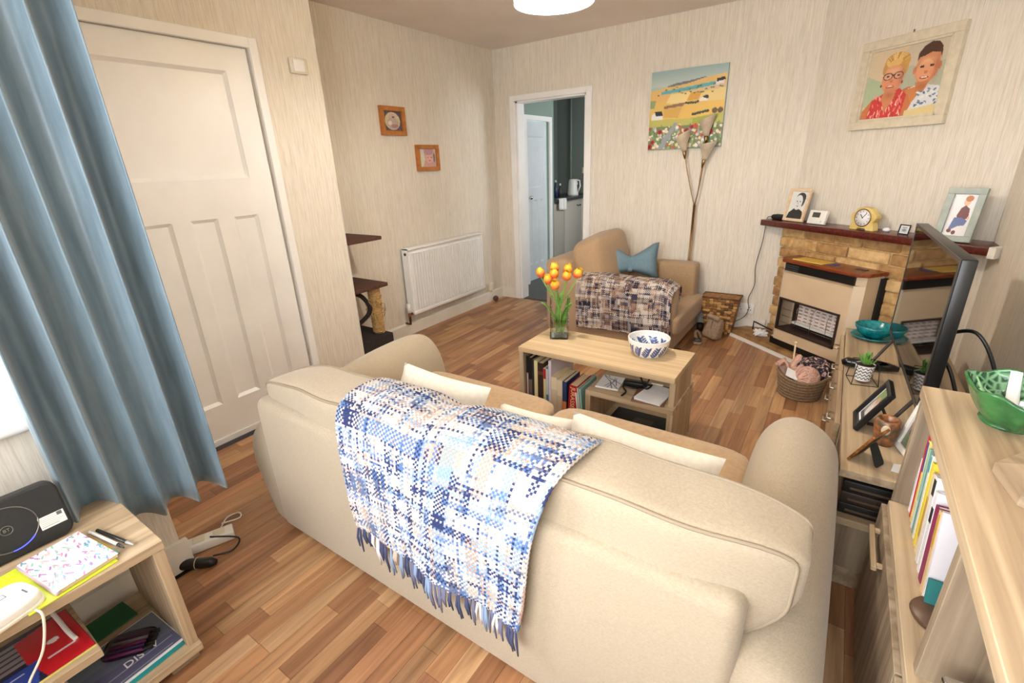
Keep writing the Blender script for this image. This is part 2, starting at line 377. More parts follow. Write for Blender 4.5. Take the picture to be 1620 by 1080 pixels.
# floor of laminate strips
floor = struct('floor', MB().bx(XL-.1, XR+.1, YF-.1, YB+.06, -.06, -.011), M['dark_brown'])
def plankmat(name, objcol):
    m, nt, N, L, b = newmat(name)
    tc = N.new('ShaderNodeNewGeometry'); mp = N.new('ShaderNodeMapping'); mp.inputs['Scale'].default_value = (38, 2.2, 1); L.new(tc.outputs['Position'], mp.inputs[0])
    no = N.new('ShaderNodeTexNoise'); no.inputs['Scale'].default_value = 1; no.inputs['Detail'].default_value = 6; no.inputs['Distortion'].default_value = .8; L.new(mp.outputs[0], no.inputs['Vector'])
    r = N.new('ShaderNodeValToRGB'); e = r.color_ramp.elements; e[0].position = .3; e[0].color = (.62, .56, .5, 1); e[1].position = .68; e[1].color = (1.12, 1.12, 1.1, 1)
    L.new(no.outputs['Fac'], r.inputs[0])
    vo = N.new('ShaderNodeTexVoronoi'); vo.inputs['Scale'].default_value = 1; mp2 = N.new('ShaderNodeMapping'); mp2.inputs['Scale'].default_value = (5.5, 2.4, 1); L.new(tc.outputs['Position'], mp2.inputs[0]); L.new(mp2.outputs[0], vo.inputs['Vector'])
    kr = N.new('ShaderNodeValToRGB'); k = kr.color_ramp.elements; k[0].position = .02; k[0].color = (.5, .42, .36, 1); k[1].position = .07; k[1].color = (1, 1, 1, 1); L.new(vo.outputs['Distance'], kr.inputs[0])
    if objcol: src = N.new('ShaderNodeObjectInfo').outputs['Color']
    else: a = N.new('ShaderNodeAttribute'); a.attribute_name = 'Col'; src = a.outputs['Color']
    m1 = N.new('ShaderNodeMix'); m1.data_type = 'RGBA'; m1.blend_type = 'MULTIPLY'; m1.inputs[0].default_value = 1; L.new(src, m1.inputs[6]); L.new(r.outputs[0], m1.inputs[7])
    m2 = N.new('ShaderNodeMix'); m2.data_type = 'RGBA'; m2.blend_type = 'MULTIPLY'; m2.inputs[0].default_value = .8; L.new(m1.outputs[2], m2.inputs[6]); L.new(kr.outputs[0], m2.inputs[7])
    L.new(m2.outputs[2], b.inputs['Base Color']); b.inputs['Roughness'].default_value = .38
    bp = N.new('ShaderNodeBump'); bp.inputs['Strength'].default_value = .08; bp.inputs['Distance'].default_value = .002; L.new(no.outputs['Fac'], bp.inputs['Height']); L.new(bp.outputs[0], b.inputs['Normal'])
    return m
PM = plankmat('laminate_strip', True); PM2 = plankmat('laminate_strip_far', False)
TONES = [(184, 142, 104), (174, 128, 90), (194, 154, 114), (162, 116, 82), (178, 136, 98), (196, 158, 120), (168, 122, 88), (154, 108, 78)]
BOX = [((-1.87, .76, 0), (.12, 1.68, .6)), ((-1.75, .72, .45), (.05, 1.0, .8)), ((-1.35, 2, 0), (-.5, 2.35, .45)), ((-1.88, 3.24, 0), (-.75, 4.1, .55)), ((.13, 1.6, 0), (.6, 3.13, .45)), ((.25, .3, 0), (.65, 1.48, .81)), ((-1.79, -.5, 0), (-1.41, .29, .45)), ((-1.85, .2, .34), (-1.78, .6, 2.1)), ((-2.75, .43, 0), (-2.62, 1.94, 2.4)), ((-.15, 2.95, 0), (.13, 3.3, .2)), ((-.12, 3.3, 0), (.65, 3.9, .8))]
def hidden(p):
    o = Vector((0, 0, CAM_H)); d = Vector(p)-o
    for lo, hi in BOX:
        t0, t1 = 0, .999
        for k in range(3):
            if abs(d[k]) < 1e-9:
                if not lo[k] <= o[k] <= hi[k]: t0 = 2
                continue
            a = (lo[k]-o[k])/d[k]; b = (hi[k]-o[k])/d[k]
            if a > b: a, b = b, a
            t0 = max(t0, a); t1 = min(t1, b)
        if t0 < t1: return True
    return False
def shown(p):
    d = Vector(p)-Vector((0, 0, CAM_H)); z = d.dot(fwd)
    if z < .2: return 0
    x = 810+F_PX*d.dot(r2)/z; y = 540-F_PX*d.dot(u2)/z
    if not (-30 < x < 1650 and -30 < y < 1110): return 0
    return 1/(z*z*z)
SW = .0635; planks = []; x = XL; row = 0
while x < XR-.01:
    x1 = min(x+SW, XR); y = YF-random.uniform(0, .35)
    y0min = YF if x > XB else (YR if x > XD else YD)
    while y < YB:
        y1 = y+random.choice((.3, .34, .38, .42, .46)); a = max(y, y0min); b = min(y1, YB)
        if b-a > .02 and not (x < XD-.03 and b < YD):
            n = 5; sc = 0
            for k in range(n):
                p = ((x+x1)/2, a+(b-a)*(k+.5)/n, 0); v = shown(p)
                if v and not hidden(p): sc += v*(b-a)
            planks.append((sc, x, x1, a, b, random.choice(TONES), random.uniform(.9, 1.08)))
        y = y1
    x = x1; row += 1
planks.sort(key=lambda t: -t[0])
rest = MB(); G = .0005
for i, (sc, x, x1, a, b, c, k) in enumerate(planks):
    c = tuple(min(255, v*k) for v in c); lc = lin(c)
    if i < 300 and sc > 0:
        obj('plank', MB().bx(x+G, x1-G, a+G, b-G, -.01, 0), PM, floor, color=c)
    else:
        q = len(rest.v); rest.bx(x+G, x1-G, a+G, b-G, -.01, 0)
        for j in range(q, len(rest.v)): rest.c[j] = lc
r_ = obj('remaining_planks', rest, PM2, floor); r_['kind'] = 'stuff'

# skirting
def skirt(name, mb): return struct(name, mb, M['skirt'])
skirt('baseboard_left', MB().prism([(XL, 0), (XL+.018, 0), (XL+.018, .095), (XL+.008, .11), (XL, .11)], YD, YB, 'y'))
skirt('baseboard_back', MB().bx(XL+.018, -2.82, YB-.018, YB, 0, .11).bx(-1.96, -.37, YB-.018, YB, 0, .11))
skirt('baseboard_bay', MB().bx(XB, XB+.02, YF, YR+.02, 0, .12))
skirt('baseboard_right', MB().bx(XR-.018, XR, YF, 3.38, 0, .11))
# doorway architrave and lining
t = struct_empty('trim_1')
obj('architrave', MB().bx(-2.82, -2.765, YB-.022, YB, 0, 1.99).bx(-2.015, -1.96, YB-.022, YB, 0, 1.99).bx(-2.765, -2.015, YB-.022, YB, 1.94, 1.99), M['white'], t, bevel=.004)
obj('door_lining', MB().bx(-2.765, -2.745, YB, YB+.12, 0, 1.94).bx(-2.035, -2.015, YB, YB+.12, 0, 1.94).bx(-2.765, -2.015, YB, YB+.12, 1.925, 1.945), M['white'], t)
t = struct_empty('trim_2')
obj('architrave', MB().bx(XD, XD+.02, .70, .766, 0, 2.025).bx(XD, XD+.02, 1.536, 1.58, 0, 2.025).bx(XD, XD+.02, .766, 1.536, 1.978, 2.025), M['white'], t, bevel=.004)

def panel_door(name, loc, rz, w, h, panels, m, knob=None):
    """door leaf in local xz, front towards -y; panels = (x0,x1,z0,z1)"""
    d = struct_empty(name, loc); d.rotation_euler = (0, 0, rz)
    xs = sorted({0, w} | {v for p in panels for v in p[:2]}); zs = sorted({0, h} | {v for p in panels for v in p[2:]})
    leaf = MB()
    for i in range(len(xs)-1):
        for j in range(len(zs)-1):
            cx, cz = (xs[i]+xs[i+1])/2, (zs[j]+zs[j+1])/2
            if any(p[0] < cx < p[1] and p[2] < cz < p[3] for p in panels): continue
            leaf.bx(xs[i], xs[i+1], 0, .04, zs[j], zs[j+1])
    obj('door_leaf', leaf, m, d)
    for p in panels:
        pn = obj('panel', MB().bx(p[0], p[1], .014, .026, p[2], p[3]), m, d)
        mo = MB(); e = .016
        for a, b in (((p[0], p[2]), (p[1], p[2])), ((p[0], p[3]), (p[1], p[3]))):
            s = 1 if a[1] == p[2] else -1
            mo.prism([(.002, a[1]), (.014, a[1]), (.014, a[1]+s*e)], p[0], p[1], 'x')
        for xx, s in ((p[0], 1), (p[1], -1)): mo.prism([(xx, .002), (xx, .014), (xx+s*e, .014)], p[2], p[3], 'z')
        obj('moulding', mo, m, pn)
    return d
# left front door: facing +x, local x -> +y
D1 = panel_door('door_1', (XD-.012, .772, .004), PI/2, .758, 1.972, [(.09, .638, 1.368, 1.862), (.092, .22, .22, 1.18), (.302, .43, .22, 1.18), (.512, .64, .22, 1.18)], M['white'])
for z in (1.74, .36): obj('hinge', MB().cyl((.764, -.006, z-.045), (.764, -.006, z+.045), .006), M['cream_paint'], D1)
obj('threshold', MB().bx(-.01, .77, .0, .05, -.004, .002), M['dark_brown'], D1)
obj('door_stop', MB().bx(.0, .758, -.008, 0, 0.0, .03), M['white'], D1)
obj('latch', MB().bx(.07, .082, -.006, 0, 1.19, 1.21), M['brass'], D1)

# ---------------------------------------------------------------- kitchen behind the doorway
KX = -3.04
struct('wall_kitchen_left', MB().bx(KX-.1, KX, YB+.12, 4.78, 0, H).bx(KX-.1, KX, 5.33, 5.43, 0, H).bx(KX-.1, KX, 4.78, 5.33, 1.86, H).bx(-3.85, KX-.1, 5.33, 5.43, 0, H), M['kgreen'])
struct('wall_kitchen_far', MB().bx(-3.95, -.9, 7.0, 7.1, 0, H), M['kdark'])
struct('wall_kitchen_side', MB().bx(-3.95, -3.85, 5.33, 7.0, 0, H), M['kdark'])
struct('wall_kitchen_right', MB().bx(-1.0, -.9, YB+.12, 5.0, 0, H).bx(-1.0, -.9, 6.2, 7.0, 0, H).bx(-1.0, -.9, 5.0, 6.2, 0, 1.05).bx(-1.0, -.9, 5.0, 6.2, 2.1, H), M['kgreen'])
window('window_3', 'y', 5.0, 6.2, 1.05, 2.1, -.95, (-1.04, -.97), 2)
struct('floor_kitchen', MB().bx(-3.95, -.9, YB+.06, 7.1, -.06, -.002), M['kfloor'])
struct('ceiling_kitchen', MB().bx(-3.95, -.9, YB+.12, 7.1, H, H+.1), M['ceiling'])
D2 = panel_door('door_2', (KX-.03, 4.80, .01), PI/2, .51, 1.82, [(.09, .42, 1.10, 1.66), (.07, .15, .2, .96), (.205, .285, .2, .96), (.34, .42, .2, .96)], M['kdoor'])
kb = obj('door_knob', MB().cyl((.035, 0, 1.0), (.035, -.05, 1.0), .009).sph((.035, -.06, 1.0), .024), M['chrome'], D2)
t = struct_empty('trim_3')
obj('architrave', MB().bx(KX, KX+.02, 5.31, 5.36, 0, 1.88).bx(KX, KX+.02, 4.74, 4.80, 0, 1.88).bx(KX, KX+.02, 4.80, 5.31, 1.83, 1.88), M['white'], t)
for i, (y0, y1) in enumerate(((5.44, 5.98), (5.985, 6.50), (6.505, 6.985))):
    k = thing('kitchen_cabinet', ['cream kitchen base cabinet nearest the panelled door', 'cream kitchen base cabinet under the kettle with a dark handle', 'cream kitchen base cabinet in the far corner'][i], 'cabinet', (-3.18, y0, 0), group='kitchen base cabinets')
    obj('body', MB().bx(-.62, -.02, 0, y1-y0, .1, .88), M['kcab'], k); d = obj('door', MB().rbx(-.018, 0, .004, y1-y0-.004, .14, .86, .004), M['kcab'], k)
    hy = .36 if i == 1 else .06
    obj('handle', MB().tube([(0, hy, .80), (.025, hy+.01, .79), (.025, hy+.09, .79), (0, hy+.10, .80)], .005), M['matte_black'], d)
    obj('plinth', MB().bx(-.58, -.05, 0, y1-y0, 0, .1), M['dark_brown'], k)
tag(obj('worktop', MB().rbx(-3.84, -3.15, 5.44, 6.99, .881, .915, .008), M['worktop']), 'dark grey kitchen worktop seen through the doorway', 'worktop')
k = thing('kettle', 'white electric kettle on the dark kitchen worktop', 'kettle', (-3.32, 6.50, .916))
obj('body', MB().lathe([(.0, .0), (.078, 0), (.08, .03), (.072, .12), (.06, .21), (.05, .225), (0, .23)], 24), M['plastic_w'], k)
obj('handle', MB().tube([(.03, .055, .215), (.05, .11, .2), (.055, .12, .12), (.04, .085, .05)], .011), M['plastic_w'], k)
obj('water_gauge', MB().bx(.066, .078, -.008, .008, .06, .15), M['dark_grey'], k)
for i, (y, c, hh) in enumerate(((6.12, (40, 66, 96), .2), (6.25, (60, 60, 58), .15))):
    k = thing('bottle', ['blue washing-up bottle beside the kettle', 'short dark bottle next to the kettle'][i], 'bottle', (-3.4, y, .916)); 
    obj('body', MB().lathe([(0, 0), (.034, 0), (.035, hh*.6), (.014, hh*.8), (.013, hh), (0, hh)], 16), cmat(c, .3), k); obj('cap', MB().cyl((0, 0, hh), (0, 0, hh+.03), .015), M['plastic_w'], k)
tag(obj('tea_towel', MB().grid(lambda u, v: (-3.2+.065*min(1, v*2.2) + .008*math.sin(u*14), 5.74+.2*u, .917+.006 if v < .45 else .917-.13*(v-.45)/.55-.02*u), 14, 10), M['plastic_w'], solid=.004), 'white tea towel hanging over the kitchen worktop edge', 'towel')
for i in range(9):
    tl = obj('wall_tile', MB().bx(-3.85, -3.842, 6.52, 6.66, .93+i*.15, 1.072+i*.15), cmat([(150, 140, 124), (112, 96, 82), (166, 156, 138)][i % 3], .3), bpy.data.objects['wall_kitchen_side'])
tag(obj('pipe', MB().cyl((-3.6, 6.97, .92), (-3.6, 6.97, 2.38), .014), M['kgreen']), 'thin vertical pipe on the dark kitchen wall', 'pipe')
s = thing('wall_socket', 'white double socket on the kitchen wall above the kettle', 'socket', (-3.35, 6.999, 1.25)); obj('plate', MB().rbx(-.07, .07, -.012, 0, -.043, .043, .003), M['plastic_c'], s)

# ---------------------------------------------------------------- sofa
SX = -.868
sofa = thing('sofa', 'two-seater beige chenille sofa seen from behind under the blue throw', 'sofa', (SX, 1.2, 0))
obj('base', MB().rbx(-.80, .80, -.36, .40, .05, .30, .03, 3), M['sofa'], sofa)
def backmod(a, b, c, p):
    return p
bp_ = MB().rbx(-.845, .845, -.455, -.25, .02, .606, .035, 4)
obj('back_panel', bp_, M['sofa'], sofa)
def arm(sgn):
    # sections along y: (y, crest z, fullness)
    secs = [(-.445, .30, .80), (-.44, .43, .93), (-.425, .462, .98), (-.39, .485, 1), (-.30, .515, 1), (-.1, .55, 1), (.15, .585, 1), (.38, .59, 1), (.46, .575, .985), (.495, .545, .95), (.51, .47, .85), (.513, .30, .75)]
    mb = MB(); n = 28; prof = []
    # profile (x outward from the inner face, z/crest), counter-clockwise
    base = [(.0, .04), (.0, .30), (-.002, .62), (.012, .84), (.055, .965), (.10, 1.0), (.15, .97), (.195, .89), (.215, .78), (.207, .66), (.185, .5), (.165, .32), (.142, .12), (.12, .05)]
    vs = []; fs = []; m = len(base)
    for (y, cz, fl) in secs:
        for (px_, pz_) in base:
            cx_ = .1; vs.append((sgn*(.742+cx_+(px_*1.2-cx_)*fl), y, max(.03, pz_*cz if pz_ > .05 else .03)))
    for i in range(len(secs)-1):
        for k in range(m): k2 = (k+1) % m; fs.append((i*m+k, i*m+k2, (i+1)*m+k2, (i+1)*m+k))
    fs += [tuple(range(m)), tuple((len(secs)-1)*m+k for k in range(m))]
    mb.add(vs, fs, True); o = obj('arm', mb, M['sofa'], sofa)
    sb = o.modifiers.new('sub', 'SUBSURF'); sb.levels = 2; sb.render_levels = 2
arm(-1); arm(1)
for x0, x1 in ((-.765, -.006), (.006, .765)):
    obj('seat_cushion', MB().rcube(x1-x0, .70, .16, 9, 12, Matrix.Translation(((x0+x1)/2, .075, .34))), M['seat'], sofa)
for dx, dy in ((-.78, -.40), (.78, -.40), (-.78, .40), (.78, .40)):
    obj('foot', MB().cyl((dx, dy, 0), (dx, dy, .06), .03, .035), M['dark_brown'], sofa)
def back_cushion(cx, cyy, ztop, w, roll, yaw, droop):
    Wd, D, Hh = w, .215, .30
    def mod(a, b, c, p):
        e = abs(a)**5
        p[1] *= (1-.30*e)*(1+.05*(1-a*a))
        z = p[2]-Hh/2                                   # measured down from the top
        z *= 1-.58*e
        z += .006*(1-a*a)*(1-b*b)-.018*e-droop*max(0, -a*math.copysign(1, -cx))**2
        z += .004*math.sin(a*11+b*2)*(1-abs(c)**3*.5); p[1] += .006*math.sin(a*7+cx*3)
        p[2] = z; return p
    Mx = Matrix.Translation((cx, cyy, ztop)) @ Euler((0, roll, yaw)).to_matrix().to_4x4()
    o = obj('back_cushion', MB().rcube(Wd, D, Hh, 9, 24, Mx, mod), M['sofa'], sofa)
    for b in (-.93, .70):
        pts = []
        for k in range(96):
            an = 2*PI*k/96; ca, sa = math.cos(an), math.sin(an); n = 9
            q = (abs(ca)**n+abs(sa)**n)**(-1/n); a, c = ca*q, sa*q
            qq = (abs(a)**n+abs(b)**n+abs(c)**n)**(-1/n); a2, b2, c2 = a*qq, b*qq, c*qq
            pts.append(Mx @ Vector(mod(a2, b2, c2, [a2*Wd/2*1.003, b2*D/2*1.004, c2*Hh/2*1.006])))
        obj('piping', MB().tube(pts, .0042, 6, closed=True), M['piping'], o)
back_cushion(-.425, -.32, .70, .87, math.radians(-1.5), math.radians(-1), .02)
back_cushion(.462, -.322, .727, .935, math.radians(1.0), math.radians(2), 0)

# throw over the sofa back
PATH = [(1.045, .59), (1.03, .66), (1.0, .706), (.945, .738), (.875, .747), (.805, .741), (.76, .716), (.738, .665), (.73, .605), (.727, .53), (.727, .43), (.728, .34), (.73, .29)]
def smooth_path(P, n):
    pts = [Vector((0, a, b)) for a, b in P]; out = []
    seg = [0]
    for i in range(1, len(pts)): seg.append(seg[-1]+(pts[i]-pts[i-1]).length)
    for k in range(n+1):
        s = seg[-1]*k/n; i = max(j for j in range(len(seg)-1) if seg[j] <= s+1e-9); t = (s-seg[i])/(seg[i+1]-seg[i])
        p0, p1, p2, p3 = pts[max(i-1, 0)], pts[i], pts[i+1], pts[min(i+2, len(pts)-1)]
        out.append(.5*((2*p1)+(p2-p0)*t+(2*p0-5*p1+4*p2-p3)*t*t+(3*p1-p0-3*p2+p3)*t**3))
    return out, seg[-1]
TP, TL = smooth_path(PATH, 64)
def throw_pt(u, v):
    p = TP[min(64, int(round(v*64)))]
    xl = -1.215+.085*v; xr = -.395-.12*max(0, v-.25)/.75
    x = xl+(xr-xl)*u
    low = max(0, (v-.5)/.5)
    y = p.y-.012-.010*low*(1+math.sin(u*9+v*3))+.006*math.sin(u*17+1)*low
    z = p.z - (.016 if v < .5 else .016*(1-low))*max(0, -(x+.9))*2 - .045*low*(u-.35)
    # dip where the two back cushions meet
    g = math.exp(-((x+.86)/.07)**2)*(1-low); z -= .022*g
    return (x+.006*math.sin(v*12+u*3), y, z)
th = thing('throw_blanket', 'blue and cream woven throw with tasselled fringe over the sofa back', 'throw', (SX, .72, 0))
def loc_(f, o): return lambda u, v: tuple(a-b for a, b in zip(f(u, v), o))
def woven(fn, nu, nv, pal, seed, rs, rn, amp, off, run):
    """real over-and-under yarns following the surface fn(u, v); one mesh with yarn colours"""
    rg = random.Random(seed)
    P = np.array([[fn((i+.5)/nu, (j+.5)/nv) for j in range(nv)] for i in range(nu)])-np.array(off)
    du = np.gradient(P, axis=0); dv = np.gradient(P, axis=1); n = np.cross(du, dv); n /= np.linalg.norm(n, axis=2, keepdims=True)
    if n[:, nv//4].mean(0)[2] < 0: n = -n
    I, J = np.meshgrid(np.arange(nu), np.arange(nv), indexing='ij'); sg = np.where((I+J) % 2 == 0, 1., -1.)[..., None]
    K = 6; ang = np.arange(K)*2*PI/K; V = []; C = []; Fs = []; base = 0
    for Q, ds, s2, ny, nl in ((P+n*amp*sg, du, 1, nu, nv), (np.swapaxes(P-n*amp*sg, 0, 1), np.swapaxes(dv, 0, 1), -1, nv, nu)):
        N_ = n if s2 == 1 else np.swapaxes(n, 0, 1); S_ = ds/np.linalg.norm(ds, axis=2, keepdims=True)
        X = Q[:, :, None, :]+S_[:, :, None, :]*(np.cos(ang)*rs)[None, None, :, None]+N_[:, :, None, :]*(np.sin(ang)*rn)[None, None, :, None]
        V.append(X.reshape(-1, 3)); prev = None
        for a in range(ny):
            if prev is None or rg.random() > .38:
                seq = []
                while len(seq) < nl: seq += [rg.choices([c for c, w in pal], [w for c, w in pal])[0]]*rg.randint(*run)
                prev = seq
            C += [lin(c) for c in prev[:nl] for _ in range(K)]
        A, B, G_ = np.meshgrid(np.arange(ny), np.arange(nl-1), np.arange(K), indexing='ij')
        f0 = base+(A*nl+B)*K+G_; f1 = base+(A*nl+B)*K+(G_+1) % K
        Fs.append(np.stack([f0, f1, f1+K, f0+K], -1).reshape(-1, 4)); base += ny*nl*K
    V = np.concatenate(V); Fs = np.concatenate(Fs); me = bpy.data.meshes.new('cloth'); me.from_pydata(V.tolist(), [], Fs.tolist())
    at = me.color_attributes.new('Col', 'FLOAT_COLOR', 'POINT'); at.data.foreach_set('color', np.concatenate([np.array(C), np.ones((len(V), 1))], 1).astype(np.float32).ravel())
    me.polygons.foreach_set('use_smooth', [True]*len(Fs)); me.update(); return me
M['yarn'] = vcol('dyed_yarn', .95)
BLUES = [((200, 198, 197), 38), ((186, 176, 166), 13), ((180, 154, 140), 9), ((138, 160, 188), 12), ((88, 116, 162), 11), ((44, 56, 100), 14), ((106, 108, 130), 5)]
def throw_s(u, v):
    a = v*64; k = min(63, int(a)); p, q = throw_pt(u, k/64), throw_pt(u, (k+1)/64); t = a-k; return tuple(x+(y-x)*t for x, y in zip(p, q))
cl_ = obj('cloth', woven(throw_s, 100, 112, BLUES, 5, .0044, .0034, .0026, (SX, .72, 0), (4, 18)), M['yarn'], th); cl_['kind'] = 'stuff'
TC = [cmat((62, 68, 100), .9), cmat((214, 212, 210), .9), cmat((130, 150, 180), .9), cmat((104, 106, 130), .9), cmat((190, 170, 158), .9)]
for m in TC: pass
NT = 30
for k in range(NT):
    u = (k+.5)/NT; p = throw_pt(u, 1.0); L_ = random.uniform(.06, .115); mb = MB()
    o = (p[0]-SX, p[1]-.72, p[2]+.006)
    for j in range(3):
        a = random.uniform(-.006, .006); b = random.uniform(-.012, .012)
        mb.tube([(o[0]+a, o[1]-.003, o[2]), (o[0]+a*1.6+b*.4, o[1]-.008, o[2]-L_*.45), (o[0]+a+b, o[1]-.003, o[2]-L_*(.85+.15*j/2))], [.003, .0042, .0022], 5)
    obj('tassel', mb, TC[random.choice((0, 0, 1, 2, 3, 3, 4))], th)

# white scatter cushions
def pillow(mb, w, h, t, n=20, M_=None, pinch=None, k=.75):
    for sg in (-1, 1):
        def f(u, v):
            a, b = 2*u-1, 2*v-1
            e = max(0, (1-a**4))*max(0, (1-b**4)); th_ = t/2*e**k
            sx_ = 1-.07*(1-abs(b)**1.5)*abs(a)**3; sz_ = 1-.07*(1-abs(a)**1.5)*abs(b)**3
            x, z = a*w/2*sx_, b*h/2*sz_
            if pinch: x, z, th_ = pinch(a, b, x, z, th_)
            p = Vector((x, sg*th_, z)); return tuple(M_ @ p if M_ else p)
        mb.grid(f, n, n)
    return mb
def rotm(rx, ry, rz): return Euler((rx, ry, rz)).to_matrix().to_4x4()
for lab, loc, rot, w, h, t in (
        ('ivory scatter cushion at the left end of the sofa seat', (-1.2, 1.18, .485), (-.5, .06, .06), .43, .30, .13),
        ('ivory scatter cushion peeping out at the middle of the sofa', (-.81, 1.25, .44), (-.6, -.05, 0), .32, .22, .09),
        ('long ivory scatter cushion at the right half of the sofa seat', (-.41, 1.225, .452), (-.62, .08, .06), .49, .28, .12)):
    o = obj('scatter_cushion', pillow(MB(), w, h, t), M['cushion'], None, loc, rot); tag(o, lab, 'cushion', 'ivory sofa cushions')

# ---------------------------------------------------------------- armchair
AC = (-1.32, 3.68, 0)
ach = thing('armchair', 'tan upholstered armchair in front of the back wall with a throw on its arm', 'armchair', AC)
def A_(x0, x1, y0, y1, z0, z1, r, seg=4): return MB().rbx(x0-AC[0], x1-AC[0], y0-AC[1], y1-AC[1], z0, z1, r, seg)
obj('base', A_(-1.80, -.875, 3.30, 4.06, .04, .17, .02), M['tan'], ach)
obj('backrest', A_(-1.93, -1.70, 3.28, 4.08, .04, .66, .05), M['tan'], ach)
obj('arm', A_(-1.86, -.87, 3.27, 3.43, .03, .535, .055), M['tan'], ach)
obj('arm', A_(-1.86, -.90, 3.93, 4.09, .03, .575, .03), M['tan'], ach)
sc = obj('seat_cushion', MB().rcube(.72, .50, .15, 8, 14, Matrix.Translation((-1.30-AC[0], 3.68-AC[1], .245))), M['tan'], ach)
obj('seat_front', MB().rcube(.14, .80, .15, 7, 12, Matrix.Translation((-.905-AC[0], 3.69-AC[1], .24))), M['tan'], sc)
def bmod(a, b, c, p):
    p[0] *= (1+.15*(1-b*b)*(1-c*c)); p[2] += .02*(b); return p
bc = obj('back_cushion', MB().rcube(.26, .66, .44, 5, 18, Matrix.Translation((-1.60-AC[0], 3.70-AC[1], .60)) @ rotm(0, math.radians(-14), 0), bmod), M['tan'], ach)
for dx, dy in ((-.5, -.34), (.48, -.34), (-.5, .34), (.48, .34)): obj('foot', MB().cyl((dx, dy, 0), (dx, dy, .06), .025, .03), M['dark_brown'], ach)
P2 = [(3.47, .43), (3.45, .515), (3.43, .555), (3.38, .562), (3.32, .56), (3.275, .545), (3.254, .50), (3.25, .42), (3.25, .30), (3.25, .20), (3.25, .145)]
TP2, TL2 = smooth_path(P2, 48)
def t2(u, v):
    p = TP2[min(48, int(round(v*48)))]; x = -1.62+.76*u
    if u > .93: x = -1.62+.76*.93+(u-.93)*.5
    low = max(0, v-.45)/.55
    return (x+.008*math.sin(v*7), p.y-.008-.008*low*math.sin(u*11), p.z+.004*math.sin(u*8)-(.05*max(0, u-.86)/.14 if v < .5 else .02*max(0, u-.86)/.14)+.035*low*u)
t2e = thing('throw_blanket', 'brown and cream woven throw draped over the armchair side', 'throw', (-1.25, 3.25, 0))
BROWNS = [((206, 198, 190), 30), ((176, 148, 126), 14), ((150, 116, 98), 12), ((84, 82, 104), 12), ((40, 40, 62), 18), ((110, 92, 90), 8)]
def t2_s(u, v):
    a = v*48; k = min(47, int(a)); p, q = t2(u, k/48), t2(u, (k+1)/48); t = a-k; return tuple(x+(y-x)*t for x, y in zip(p, q))
cl_ = obj('cloth', woven(t2_s, 104, 96, BROWNS, 8, .0046, .0032, .002, (-1.25, 3.25, 0), (3, 14)), M['yarn'], t2e); cl_['kind'] = 'stuff'
# knotted blue cushion
def bow(a, b, x, z, t):
    s = .42+.58*min(1, (abs(a)*1.25)**1.1); z *= s; t *= (.6+.8*min(1, abs(a)*1.5))
    return x*(1 if a > 0 else .95), z+.03*abs(a), t
bow_o = thing('bow_cushion', 'blue linen cushion with a knotted middle on the tan armchair', 'cushion', (-1.38, 3.76, .43), math.radians(22))
obj('body', pillow(MB(), .44, .29, .16, 26, Matrix.Translation((0, 0, .145)) @ rotm(-.25, 0, 0), bow, .6), M['blue_cush'], bow_o)
obj('knot', MB().rcube(.055, .11, .13, 4, 10, Matrix.Translation((0, .0, .14)) @ rotm(-.25, .15, 0)), M['blue_cush'], bow_o)

# ---------------------------------------------------------------- coffee table
ct = thing('coffee_table', 'light oak coffee table with stepped shelves between sofa and armchair', 'coffee table', (-.925, 2.18, 0))
def C_(x0, x1, y0, y1, z0, z1): return MB().rbx(x0+.925, x1+.925, y0-2.18, y1-2.18, z0, z1, .0015, 1)
Y0, Y1 = 2.0, 2.36
obj('tabletop', C_(-1.35, -.50, Y0, Y1, .422, .45), M['oak_pale'], ct)
obj('side_panel', C_(-1.348, -1.32, Y0+.002, Y1-.002, .0, .422), M['oak_z'], ct)
obj('side_panel', C_(-.53, -.502, Y0+.03, Y1-.03, .285, .422), M['oak_z'], ct)
obj('base_panel', C_(-1.32, -.942, Y0+.005, Y1-.005, .03, .058), M['oak_x'], ct)
obj('side_panel', C_(-.942, -.914, Y0, Y1, .0, .26), M['oak_z'], ct)
obj('shelf', C_(-.942, -.495, Y0, Y1, .26, .288), M['oak_x'], ct)
obj('side_panel', C_(-.523, -.495, Y0, Y1, .0, .26), M['oak_z'], ct)
obj('base_panel', C_(-.914, -.523, Y0, Y1, .03, .058), M['oak_x'], ct)

def book(label, loc, t, d, h, c, spine=None, rz=0, ry=0, rx=0, pages=True, group=None, name='book', title=None, tcol=(240, 225, 180), ts=.03):
    """standing book: thickness x, spine towards -y, height z"""
    o = thing(name, label, 'book' if name == 'book' else name, loc, group=group); o.rotation_euler = (rx, ry, rz)
    e = min(.003, t*.2); cov = MB().bx(-t/2, -t/2+e, 0, d, 0, h).bx(t/2-e, t/2, 0, d, 0, h).bx(-t/2+e, t/2-e, 0, e, 0, h)
    co = obj('cover', cov, cmat(c, .45), o)
    obj('page_block', MB().bx(-t/2+e, t/2-e, e, d-.004, .003, h-.003), M['pages'], o)
    if spine: obj('spine_band', MB().bx(-t/2+.0008, t/2-.0008, -.0006, 0, h*spine[0], h*spine[1]), cmat(spine[2], .5), co)
    if title: text('spine_title', title, ts, cmat(tcol, .5), co, (0, -.0009, h*.5), (PI/2, PI/2, 0))
    return o
bz = .059; by = 2.02
x = -1.312
